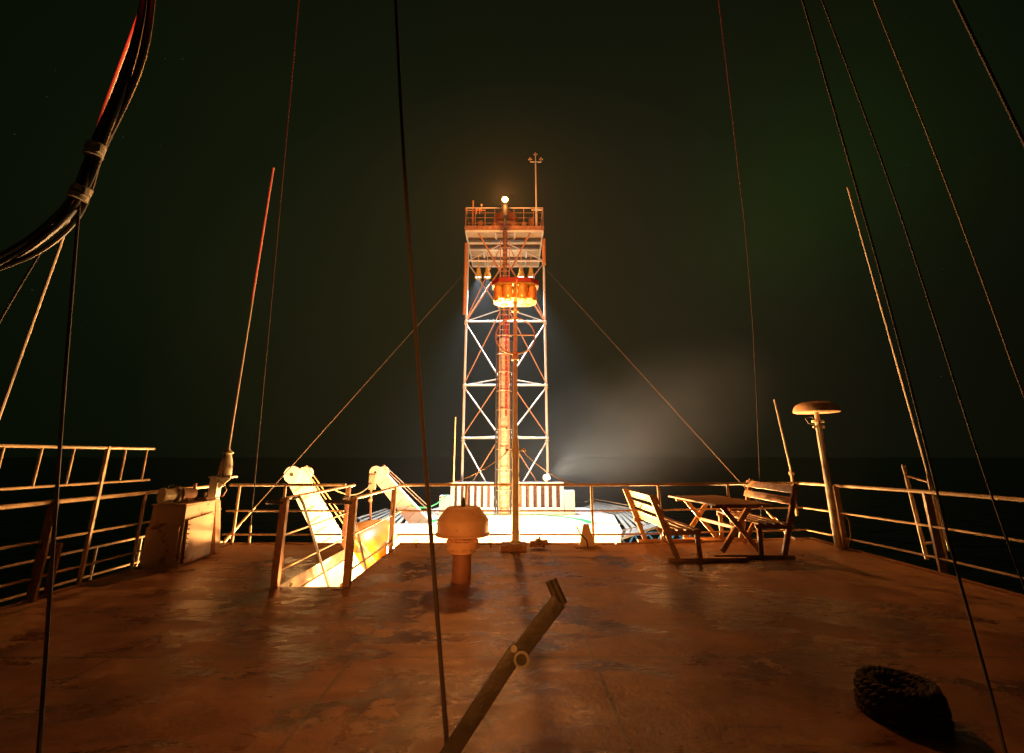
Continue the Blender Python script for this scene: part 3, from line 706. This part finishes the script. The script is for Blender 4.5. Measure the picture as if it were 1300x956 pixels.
# ------------------------------------------------------------------ davits, lifeboat, fall block
def davit(label, top, foot, w, dpt):
    top, foot = V(top), V(foot)
    t = thing('davit', label, 'davit', foot, 0, 'boat davits')
    d = (foot - top).normalized(); x = V((0, 1, 0)).cross(d).normalized()
    s = MB()
    wt, wb = w, w * 1.5
    a = [top - x * wt / 2, top + x * wt / 2, foot + x * wb / 2, foot - x * wb / 2]
    s.prism([p - V((0, dpt / 2, 0)) for p in a], dpt, (0, 1, 0)); s.build('arm', 'white_clean', t, False)
    for yy in (-dpt / 2 - .05,):
        s = MB(); s.tube(top + V((0, yy - .05, .02)), top + V((0, yy + .03, .02)), .23 * w / .44, n=24); s.build('sheave', 'white_clean', t)
    s = MB(); s.tube(top + V((.28, -.1, .05)), top + V((.28, .1, .05)), .18 * w / .44, n=20); s.build('sheave', 'white_clean', t)
    s = MB(); s.tube(top + V((0, -dpt / 2 - .12, .02)), top + V((0, -dpt / 2 - .09, .02)), .05, n=12); s.build('sheave_hub', 'dark', t)
    nrm = -x if x.x < 0 else x
    for k in (0, 1):
        s = MB(); s.tube(top + nrm * (.30 + .09 * k) + V((0, -.1, .05)), foot + nrm * (.62 + .12 * k) + V((0, -.1, .15)), .016, n=6); s.build('fall_wire', 'rail', t)
    s = MB(); s.box(foot + V((.25, 0, .15)), (1.3, .6, .5), bev=.04); s.build('foot', 'white', t)
    s = MB()
    for k in range(9):
        p = top.lerp(foot, .12 + k * .09); s.tube(p - V((0, dpt / 2 + .03, 0)) - x * wt * .3, p - V((0, dpt / 2 + .03, 0)) + x * wt * .35, .012, n=6)
    s.build('step', 'rail', t)
davit('near white davit arm with a round sheave, left of the stairwell', ony(376, 603, 14), (-4.35, 14, -2.15), .46, .35)
davit('far white davit arm rising beside the helideck edge', ony(479, 600, 20), (-2.9, 20, -2.15), .50, .35)

t = thing('lifeboat', 'orange enclosed lifeboat with round canopy seen through the stairwell gap', 'lifeboat', (-5.2, 17, -2.4))
s = MB()
bx, by = -5.25, 17.2
ring_prof = [(-.95, -.9), (-1.08, -.45), (-1.05, -.28), (-.80, .06), (-.52, .28), (0, .34), (.52, .28), (.80, .06), (1.05, -.28), (1.08, -.45), (.95, -.9), (.4, -1.2), (-.4, -1.2)]
secs = []
for y, sc_ in ((-2.0, .62), (-1.85, .86), (-1.5, .98), (0, 1.04), (1.5, .98), (2.3, .7), (2.7, .3)):
    secs.append([s.bm.verts.new((bx + px_ * sc_, by + y, -1.55 + (pz + 1.2) * sc_ - 1.2 * 1 + .25 + .05)) for px_, pz in ring_prof])
for A, B in zip(secs, secs[1:]):
    for k in range(len(A)): s.bm.faces.new((A[k], A[(k + 1) % len(A)], B[(k + 1) % len(A)], B[k]))
s.bm.faces.new(secs[0]); s.bm.faces.new(secs[-1][::-1])
bmesh.ops.translate(s.bm, verts=s.bm.verts, vec=(0, 0, .05))
s.build('hull_and_canopy', 'boat', t)
for x in (-.42, .05, .55):
    s = MB(); s.box((bx + x, by - 1.98, -1.32), (.26, .08, .2), Matrix.Rotation(R(-22), 3, 'X'), .02); s.build('window', 'glass', t)
s = MB(); s.path([(bx - 1.05, by + k, -1.95) for k in (-1.5, 0, 1.5)], .03); s.build('fender', 'white', t)

t = thing('fall_block', 'red boat fall block hanging from the far davit', 'block', ony(470, 604, 19.6), 0)
s = MB(); s.tube(ony(471, 622, 19.6), ony(470, 672, 19.6), .045, n=8); s.build('rod', 'orange_steel', t)
s = MB(); s.box(ony(473, 612, 19.6), (.28, .2, .62), bev=.05); s.build('block', 'cream', t)
s = MB(); s.ball(ony(470, 635, 19.6), .09); s.build('hook', 'rail', t)
t = thing('sagging_line', 'pale line sagging between the two davits', 'line', ony(430, 622, 15))
a, b = V(ony(425, 622, 14.5)), V(ony(473, 614, 19.5))
s = MB(); s.path([a.lerp(b, k / 10) - V((0, 0, .28 * math.sin(k / 10 * math.pi))) for k in range(11)], .02, n=6); s.build('line', 'rail', t)
t = thing('sagging_line', 'pale line sagging from the far davit foot to the slotted screen', 'line', ony(520, 642, 20))
a, b = V(ony(522, 642, 19.5)), V(ony(568, 628, 24.3))
s = MB(); s.path([a.lerp(b, k / 10) - V((0, 0, .30 * math.sin(k / 10 * math.pi))) for k in range(11)], .03, n=6); s.build('line', 'green', t)

# boat deck lamps (their fittings; the light is at the top of the script)
for i, p in enumerate(LOW):
    lab = ('sodium lamp on a short post beside the davits', 'sodium lamp on a short post in front of the helideck house', 'sodium lamp on a short post below the front railing', 'outermost sodium lamp post at the right of the boat deck', 'low sodium lamp outside the left guy wire turnbuckle', 'low sodium lamp just beyond the benches corner')[i]
    t = thing('deck_lamp', lab, 'lamp', (p[0], p[1] + .3, -2.4), 0, 'boat deck lamps')
    s = MB(); s.tube((p[0], p[1] + .3, -2.4), (p[0], p[1] + .3, p[2] - .1), .04); s.build('post', 'rail', t)
    s = MB(); s.box((p[0], p[1] + .3, p[2] + .0 - .12), (.3, .12, .2), bev=.02); s.build('housing', 'rail', t)
    s = MB(); s.box((p[0], p[1] + .23, p[2] - .12), (.24, .02, .15)); s.build('lamp_glass', 'lamp_sodium', t)

# ------------------------------------------------------------------ helideck
hz = -1.36
plate_pts = [(-3.95, 15.7), (3.45, 15.7), (4.35, 19), (5.1, 24), (4.2, 27.3), (-4.2, 27.3), (-5.1, 24), (-4.45, 19)]
t = thing('helideck', 'floodlit white helideck with green ring marking and grey side nets', 'helideck', (0, 21.5, hz))
s = MB(); s.prism([(x, y, hz) for x, y in plate_pts], .14); s.build('plate', 'heli', t, False)
s = MB(); s.box((-.1, 20.5, -1.95), (7.0, 9.4, .88)); s.build('support_house', 'white_clean', t, False)
s = MB(); n = 72; c0 = V((-.1, 20.6, hz + .005)); ro, ri = 3.9, 3.45
O = [s.bm.verts.new(c0 + V((ro * math.cos(k * 2 * math.pi / n), ro * math.sin(k * 2 * math.pi / n), 0))) for k in range(n)]
I = [s.bm.verts.new(c0 + V((ri * math.cos(k * 2 * math.pi / n), ri * math.sin(k * 2 * math.pi / n), 0))) for k in range(n)]
for k in range(n): s.bm.faces.new((O[k], O[(k + 1) % n], I[(k + 1) % n], I[k]))
s.build('ring_marking', 'green', t, False)
s = MB(); s.box((-.25, 15.55, -1.52), (7.4, .28, 1.8), bev=.02); s.build('front_bulwark', 'white_clean', t, False)
nets = [((-3.95, 16.0), (-4.45, 19), (-6.2, 18.6), (-6.9, 21.3)), ((-4.45, 19), (-5.1, 24), (-6.9, 21.3), (-6.6, 25)),
        ((3.85, 17.2), (4.35, 19), (5.7, 18.9), (6.5, 20.6)), ((4.35, 19), (5.1, 24), (6.5, 20.6), (6.4, 25)), ((5.1, 24), (4.2, 27.3), (6.4, 25), (5.0, 28.6))]
for k, (a, b, c2, d) in enumerate(nets):
    a, b, c2, d = [V((p[0], p[1], hz + (0 if i < 2 else .16))) for i, p in enumerate((a, b, c2, d))]
    s = MB(); s.path([a, c2, d, b], .045, n=6)
    for j in range(1, 7):
        f = j / 7; s.bar(a.lerp(c2, f), b.lerp(d, f), .16, .02)
    for j in range(1, 3):
        f = j / 3; s.tube(a.lerp(b, f), c2.lerp(d, f), .012, n=6)
    s.build('safety_net', 'grey_net', t)
for sx, xo in ((-1, -6.7), (1, 6.9)):
    for (y0, y1) in ((17.6, 22.2),):
        s = MB(); A0 = V((sx * 3.7, 19.2, hz - .22)); A1 = V((xo + sx * .4, 19.8, hz + .0)); B0 = V((sx * 3.7, 19.2, hz - .75)); B1 = V((xo + sx * .4, 19.8, hz - .34))
        A1.z = hz - .12; B1.z = hz - .42
        s.tube(A0, A1, .06, n=8); s.tube(B0, B1, .06, n=8); s.tube(A1, B1, .06, n=8)
        N = 6
        for j in range(N):
            p = A0.lerp(A1, j / N); q = B0.lerp(B1, (j + .5) / N); r_ = A0.lerp(A1, (j + 1) / N)
            s.tube(p, q, .038, n=6); s.tube(q, r_, .038, n=6)
        s.build('support_truss', 'blue', t)
# guard wires round the helideck
s = MB(); s.path([(4.2, 27.3, hz + .3), (5.0, 28.6, hz + .34), (6.4, 25, hz + .3)], .02, n=5); s.build('edge_wire', 'rail', t)

# ------------------------------------------------------------------ lattice tower
TX, TY, LY = -.42, 24.8, 27.2
LX, RX = -2.90, 2.08
ZB, ZP = hz + .003, 14.73
t = thing('lattice_tower', 'tall three-legged lattice tower with floodlit platform in the centre', 'tower', (TX, 26, ZB))
for x in (LX, RX):
    s = MB(); s.tube((x, LY, ZB), (x, LY, ZP), .075, n=12); s.build('leg', 'tower_white', t)
    s = MB()
    for z in (9.75, 5.69, 2.54, 13.9): s.tube((x, LY, z - .18), (x, LY, z - .14), .13, n=12); s.ball((x, LY, z), .12, n=10)
    s.build('leg_joint', 'tower_white', t)
levels = [ZB + .3, 2.54, 5.69, 9.75, 13.9]
for i, z in enumerate(levels[1:]):
    s = MB(); s.tube((LX, LY, z), (RX, LY, z), .062, n=10); s.build('cross_bar', 'tower_white', t)
    for x in (LX, RX):
        s = MB(); s.tube((x, LY, z), (TX + (-.3 if x < 0 else .3), TY + .1, z + .0), .034, n=8); s.build('cross_bar', 'tower_white', t)
for z0, z1 in zip(levels, levels[1:]):
    for x in (LX, RX):
        o = -.32 if x < 0 else .32
        s = MB(); s.tube((x, LY - .05, z1 - .15), (TX + o, TY + .1, z0 + .1), .044, n=8); s.build('diagonal_brace', 'tower_white', t)
        s = MB(); s.tube((x, LY - .05, z0 + .12), (TX + o * .9, TY + .25, z1 - .1), .03, n=8); s.build('diagonal_brace', 'orange_steel', t)
for z0, z1 in ((levels[3], levels[4]),):
    s = MB(); s.tube((LX, LY, z0), (TX, LY, z1), .055, n=8); s.build('diagonal_brace', 'orange_steel', t)
    s = MB(); s.tube((RX, LY, z0), (TX, LY, z1), .055, n=8); s.build('diagonal_brace', 'orange_steel', t)
# trunk
s = MB(); s.tube((TX, TY, ZB), (TX, TY, 8.0), .24, n=24); s.build('trunk', 'cream', t)
s = MB(); s.tube((TX, TY, 8.0), (TX, TY, ZP), .13, n=16); s.build('trunk', 'rust', t)
s = MB()
for z in range(0, 9):
    s = MB(); s.lathe([(.25, z * 1.02 - 1.1), (.30, z * 1.02 - 1.1), (.30, z * 1.02 - 1.05), (.25, z * 1.02 - 1.05)], (TX, TY, 0), 20); s.build('trunk_band', 'orange_steel', t)
for x in (-.45, -.33, .34, .45):
    s = MB(); s.tube((TX + x, TY + .05, ZB), (TX + x, TY + .05, 7.9), .045, n=8); s.build('riser_pipe', 'dark', t)
s = MB(); s.tube((TX + .1, TY - .33, 3.6), (TX + .1, TY - .33, 9.2), .06, n=8); s.build('red_hose', 'red', t)
s = MB()
for z in range(16):
    s = MB(); s.box((TX - .1 + (.22 if z % 2 else -.2), TY - .30, -.9 + z * .55), (.09, .09, .12)); s.build('pipe_clip', 'dark', t)
ly = TY - .52
for x in (-.26, .26):
    s = MB(); s.bar((TX + x, ly, ZB), (TX + x, ly, ZP - .9), .05, .06); s.build('ladder_rail', 'orange_steel', t)
s = MB()
for k in range(52):
    z = ZB + .3 + k * .295
    if z < ZP - 1:
        s = MB(); s.tube((TX - .26, ly, z), (TX + .26, ly, z), .016, n=6); s.build('ladder_rung', 'orange_steel', t)
s = MB()
for k in range(9):
    z = -.2 + k * 1.02
    s = MB(); s.path([(TX + .40 * math.cos(a), ly - .0 - .38 * math.sin(a), z) for a in [R(q) for q in (0, 30, 60, 90, 120, 150, 180)]], .016, n=5); s.build('cage_hoop', 'rail', t)
# hanging pipes by the legs
s = MB(); s.tube((LX + .0, LY - 1.0, 9.9), (LX + .0, LY - 1.0, ZP - .1), .12, n=12); s.build('hanging_pipe', 'orange_steel', t)
s = MB(); s.tube((RX - .1, LY - 1.6, 12.9), (RX - .1, LY - 1.6, ZP - .1), .12, n=12); s.build('hanging_pipe', 'orange_steel', t)
# top platform
PF, PB, PLx, PRx = 25.0, 30.4, -2.86, 1.92
s = MB(); s.prism([(PLx, PF, ZP + .26), (-1.0, PF, ZP + .26), (-1.0, 25.5, ZP + .26), (.15, 25.5, ZP + .26), (.15, PF, ZP + .26), (PRx, PF, ZP + .26), (PRx, PB, ZP + .26), (PLx, PB, ZP + .26)], .05); s.build('platform_floor', 'beige', t, False)
s = MB(); s.box(((PLx + PRx) / 2, PF - .02, ZP + .36), (PRx - PLx + .1, .05, .24)); s.build('toe_board', 'rust', t, False)
s = MB()
for y in (PF + .02, 26.6, 27.6, PB - .05): s.bar((PLx, y, ZP + .15), (PRx, y, ZP + .15), .09, .09)
for x in (PLx + .02, PRx - .02): s.bar((x, PF + .08, ZP + .152), (x, PB - .1, ZP + .152), .09, .09)
for x in (PLx + .95, PRx - .95): s.bar((x, 27.7, ZP + .10), (x, PB - .12, ZP + .10), .10, .05)
s.path([(-1.02, 25.05, ZP + .12), (-1.02, 25.9, ZP + .12), (-.85, 26.2, ZP + .12), (.0, 26.2, ZP + .12), (.17, 25.9, ZP + .12), (.17, 25.05, ZP + .12)], .06, n=8)
s.build('platform_frame', 'tower_white', t, False)
s = MB()
for y in (26.1, 27.1, 28.9): s.bar((PLx + .1, y, ZP + .10), (PRx - .1, y, ZP + .10), .28, .12)
s.build('platform_beam', 'dark', t, False)
s = MB()
for k in range(26):
    x = PLx + .15 + k * (PRx - PLx - .3) / 25; s.bar((x, 27.7, ZP + .19), (x, PB - .12, ZP + .19), .03, .03)
s.build('platform_rib', 'beige', t, False)
for x in (PLx + .5, PRx - .5):
    s = MB(); s.path([(x + .3 * (1 if x < 0 else -1), 25.2, ZP + .1), (TX + (-.35 if x < 0 else .35), 25.0, ZP - 2.4)], .05); s.build('knee_brace', 'orange_steel', t)
# railing
for z in (.42, .78, 1.12, 1.46):
    s = MB(); q = [(PLx, PB, ZP + .26 + z), (PLx, PF, ZP + .26 + z), (PRx, PF, ZP + .26 + z), (PRx, PB, ZP + .26 + z)]; s.path(q, (.03 if z > 1.3 else .016), n=6); s.build('guard_rail', 'tower_white' if z > 1.3 else 'rust', t)
for k in range(9):
    x = PLx + k * (PRx - PLx) / 8; s = MB(); s.tube((x, PF, ZP + .26), (x, PF, ZP + 1.72), .022, n=6); s.build('guard_post', 'rust', t)
for x in (PLx, PRx):
    for y in (26.5, 28, 29.5, PB): s = MB(); s.tube((x, y, ZP + .26), (x, y, ZP + 1.72), .022, n=6); s.build('guard_post', 'rust', t)
# radome and cradle, lamp on its bracket
s = MB(); s.lathe([(.80, ZP + .3), (.90, ZP + 1.0), (.88, ZP + 1.5), (.72, ZP + 1.95), (.42, ZP + 2.25), (.02, ZP + 2.33)], (TX, 26.5, 0), 28); s.build('radome', 'radome_paint', t)
s = MB()
for k in range(13):
    pass
s.lathe([(1.03, ZP + .28), (1.05, ZP + .75), (.96, ZP + 1.05), (.78, ZP + 1.25), (.5, ZP + 1.32)], (TX, 26.2, 0), 28); s.build('radome_skirt', 'beige', t)
s = MB(); s.tube((TX, 24.3, ZP + .3), (TX, 24.3, 15.5), .06, n=8); s.tube((TX, 24.32, 15.5), (TX, 24.32, 16.25), .17, .21, n=12); s.bar((TX, 25, ZP + .35), (TX, 24.25, ZP + .35), .08, .08); s.build('lamp_bracket', 'dark', t)
s = MB(); s.lathe([(.10, 0), (.16, .03), (.20, .22), (.21, .30)], (TX, 24.34, 16.42), 18, Matrix.Rotation(R(90), 3, 'X')); s.build('lamp_housing', 'dark', t)
s = MB(); s.ball((TX, 24.0, 16.42), .17, (1, .5, 1)); s.build('lamp_glass', 'lamp_sodium', t)
# corner masts
s = MB(); s.tube((PLx + .42, PF + .15, ZP + .3), (PLx + .42, PF + .15, 17.05), .05, n=8); s.tube((PLx - .05, PF + .1, 16.35), (PLx + 1.2, PF + .1, 16.35), .035, n=6); s.build('corner_mast', 'orange_steel', t)
for x in (PLx - .0, PLx + .85, PLx + .65):
    s = MB(); s.ball((x, PF + .1, 16.42), .08, n=10); s.tube((x, PF + .1, 16.1), (x, PF + .1, 16.4), .03, n=6); s.build('sensor', 'orange_steel', t)
s = MB(); s.tube((PLx + .95, PF + .2, 16.3), (PLx + .95, PF + .2, 16.75), .02, n=6); s.ball((PLx + .95, PF + .2, 16.78), .07, n=8); s.build('wind_sensor', 'rail', t)
mx_ = 1.52
s = MB(); s.tube((mx_, PF + .15, ZP + .3), (mx_, PF + .15, 16.6), .075, n=10); s.tube((mx_, PF + .15, 16.6), (mx_, PF + .15, 19.9), .05, .045, n=10); s.tube((mx_ - .35, PF + .15, 19.85), (mx_ + .35, PF + .15, 19.85), .03, n=6); s.tube((mx_, PF + .15, 19.9), (mx_, PF + .15, 20.35), .03, n=6)
s.tube((mx_ - .3, PF + .12, 16.38), (mx_ + .35, PF + .12, 16.38), .05, n=6); s.build('weather_mast', 'tower_white', t)
for dx, z in ((-.35, 20.05), (.35, 20.05), (0, 20.42)):
    s = MB(); s.tube((mx_ + dx, PF + .15, z - .18), (mx_ + dx, PF + .15, z), .015, n=6)
    for k in range(3):
        a = k * 2.094 + .4; s.ball((mx_ + dx + .10 * math.cos(a), PF + .15 + .10 * math.sin(a), z + .02), .05, n=8); s.tube((mx_ + dx, PF + .15, z), (mx_ + dx + .10 * math.cos(a), PF + .15 + .10 * math.sin(a), z + .02), .01, n=5)
    s.build('anemometer', 'rail', t)
# clutter on the platform
for (x, h) in ((-2.0, .8), (.75, .7), (1.2, .95), (-1.6, .5)):
    s = MB(); s.box((x, 25.6, ZP + .3 + h / 2), (.28, .3, h), bev=.03); s.build('equipment_box', 'rust', t)
# flood lamps
for (x, y, z) in FLOODS:
    s = MB(); s.tube((x, y, z + 1.3), (x, y, z + .3), .03, n=6); s.lathe([(.20, -.34), (.25, -.36), (.25, -.42), (.25, -.28), (.16, 0), (.13, .28), (.05, .34)], (x, y, z), 16); s.build('flood_lamp', 'gold', t)
    s = MB(); s.lathe([(.0 + .01, -.345), (.18, -.345), (.18, -.34)], (x, y, z), 16); s.build('lamp_glass', 'lamp_cool', t)

# slotted wind screen at the foot of the tower
def screen(label, x0, x1):
    t = thing('slotted_screen', label, 'screen', ((x0 + x1) / 2, 24.3, hz), 0, 'slotted screens at the tower foot')
    s = MB(); s.box(((x0 + x1) / 2, 24.3, .12), (x1 - x0, .34, .14), bev=.03); s.build('top_beam', 'white_clean', t)
    s = MB(); s.box(((x0 + x1) / 2, 24.3, -1.2), (x1 - x0, .14, .3)); s.build('bottom_beam', 'white_clean', t)
    n = 7
    for k in range(n):
        x = x0 + .09 + k * (x1 - x0 - .18) / (n - 1)
        s = MB(); s.box((x, 24.3, -.5), (.18, .12, 1.12), bev=.02); s.build('slat', 'white_clean', t)
    s = MB(); s.box(((x0 + x1) / 2, 24.75, -.55), (x1 - x0 - .1, .05, 1.5)); s.build('back_panel', 'rust', t)
    return t
screen('white slotted screen left of the tower ladder', -3.15, -.95)
screen('white slotted screen right of the tower ladder', .12, 2.65)
t = thing('beam_lamp', 'small round floodlight standing on the right slotted screen', 'lamp', (1.78, 24.3, .19))
s = MB(); s.tube((1.78, 24.3, .19), (1.78, 24.3, .36), .07, n=12); s.ball((1.76, 24.32, .42), .17, n=14); s.build('housing', 'tower_white', t)
s = MB(); s.tube((1.86, 24.25, .45), (1.92, 24.23, .48), .14, n=16); s.build('lamp_glass', 'lamp_cool', t)
for x, h, lab in ((-3.45, .9, 'white locker box left of the slotted screens'), (2.95, 1.15, 'white louvred box right of the slotted screens')):
    t = thing('equipment_cabinet', lab, 'cabinet', (x, 24.4, hz), 0)
    s = MB(); s.box((x, 24.4, hz + h / 2), (.5, .5, h), bev=.02); s.build('body', 'white_clean', t)
    s = MB(); s.box((x, 24.14, hz + h / 2), (.4, .02, h * .8)); s.build('door', 'white', t)
t = thing('rod_aerial', 'thin upright rod aerial left of the tower above the front railing', 'aerial', (-2.0, 16.1, hz), 0, 'rod aerials')
s = MB(); s.tube((-2.0, 16.1, hz), (-2.0, 16.1, 2.84), .025, .02, n=6); s.build('rod', 'fibre', t)
s = MB(); s.tube((-2.0, 16.1, hz), (-2.0, 16.1, -.6), .04, n=8); s.build('socket', 'rail', t)

# ------------------------------------------------------------------ ship's mast behind the camera that carries the sodium and red lamps
t = thing('ship_mast', 'grey mast behind the camera carrying a sodium flood and a red lamp', 'mast', (.6, -5.6, 0))
s = MB(); s.tube((.6, -5.6, 0), (.6, -5.6, 12), .22, .12, n=16); s.build('mast_tube', 'white', t)
s = MB(); s.tube((.6, -5.6, 2.9), (-1.5, -5.25, 2.9), .05); s.tube((.6, -5.6, 9.4), (-1.0, -3.9, 9.4), .04); s.build('lamp_arm', 'white', t)
s = MB(); s.box((-1.5, -5.35, 2.9), (.4, .2, .3), bev=.03); s.build('flood_housing', 'dark', t)
s = MB(); s.box((-1.5, -5.23, 2.9), (.32, .02, .22)); s.build('flood_glass', 'lamp_sodium', t)
s = MB(); s.tube((-1.0, -3.95, 9.3), (-1.0, -3.95, 9.5), .08); s.build('red_lamp_glass', 'lamp_red', t)

# ------------------------------------------------------------------ mist round the tower and a drifting plume, lit by the floods
def vol_mat(name, dens, colr=(1, 1, 1), noise=False, scale=.12, aniso=.3, lo=.42, hi=.75):
    m = bpy.data.materials.new(name); m.use_nodes = True; tt = m.node_tree; tt.nodes.clear()
    o = tt.nodes.new('ShaderNodeOutputMaterial'); v = tt.nodes.new('ShaderNodeVolumePrincipled')
    v.inputs['Color'].default_value = (*colr, 1); v.inputs['Density'].default_value = dens; v.inputs['Anisotropy'].default_value = aniso
    tt.links.new(v.outputs[0], o.inputs['Volume'])
    if noise:
        tcn = tt.nodes.new('ShaderNodeTexCoord'); n = tt.nodes.new('ShaderNodeTexNoise'); n.inputs['Scale'].default_value = scale; n.inputs['Detail'].default_value = 3
        tt.links.new(tcn.outputs['Object'], n.inputs['Vector'])
        r = tt.nodes.new('ShaderNodeMapRange'); r.inputs[1].default_value = lo; r.inputs[2].default_value = hi; r.inputs[4].default_value = dens
        tt.links.new(n.outputs['Fac'], r.inputs[0])
        # fade towards the rim of the cloud
        g = tt.nodes.new('ShaderNodeMapping'); tt.links.new(tcn.outputs['Generated'], g.inputs[0])
        g.inputs['Location'].default_value = (-1, -1, -1); g.inputs['Scale'].default_value = (2, 2, 2)
        gr = tt.nodes.new('ShaderNodeTexGradient'); gr.gradient_type = 'SPHERICAL'; tt.links.new(g.outputs[0], gr.inputs[0])
        mu = tt.nodes.new('ShaderNodeMath'); mu.operation = 'MULTIPLY'; tt.links.new(r.outputs[0], mu.inputs[0]); sm_ = tt.nodes.new('ShaderNodeMath'); sm_.operation = 'POWER'; sm_.inputs[1].default_value = 1.5; tt.links.new(gr.outputs['Fac'], sm_.inputs[0]); tt.links.new(sm_.outputs[0], mu.inputs[1])
        tt.links.new(mu.outputs[0], v.inputs['Density'])
    return m
s = MB(); s.ball((0, 0, 0), 1, n=32)
bmesh.ops.transform(s.bm, matrix=Matrix.Diagonal((19, 12, 17, 1)), verts=s.bm.verts)
o = s.build('mist', vol_mat('mist_air', .0009, (.9, .95, 1)), None); o.location = (0, 25.5, 6); tag(o, kind='stuff')
s = MB(); s.ball((0, 0, 0), 1, n=32)
bmesh.ops.transform(s.bm, matrix=Matrix.Diagonal((11, 4.5, 5.0, 1)), verts=s.bm.verts)
o = s.build('smoke', vol_mat('plume_air', .105, (1, .97, .9), True, .2, .1, .22, .8), None); o.location = (7.6, 26.8, 3.0); o.rotation_euler = (0, R(-24), R(8)); tag(o, kind='stuff')
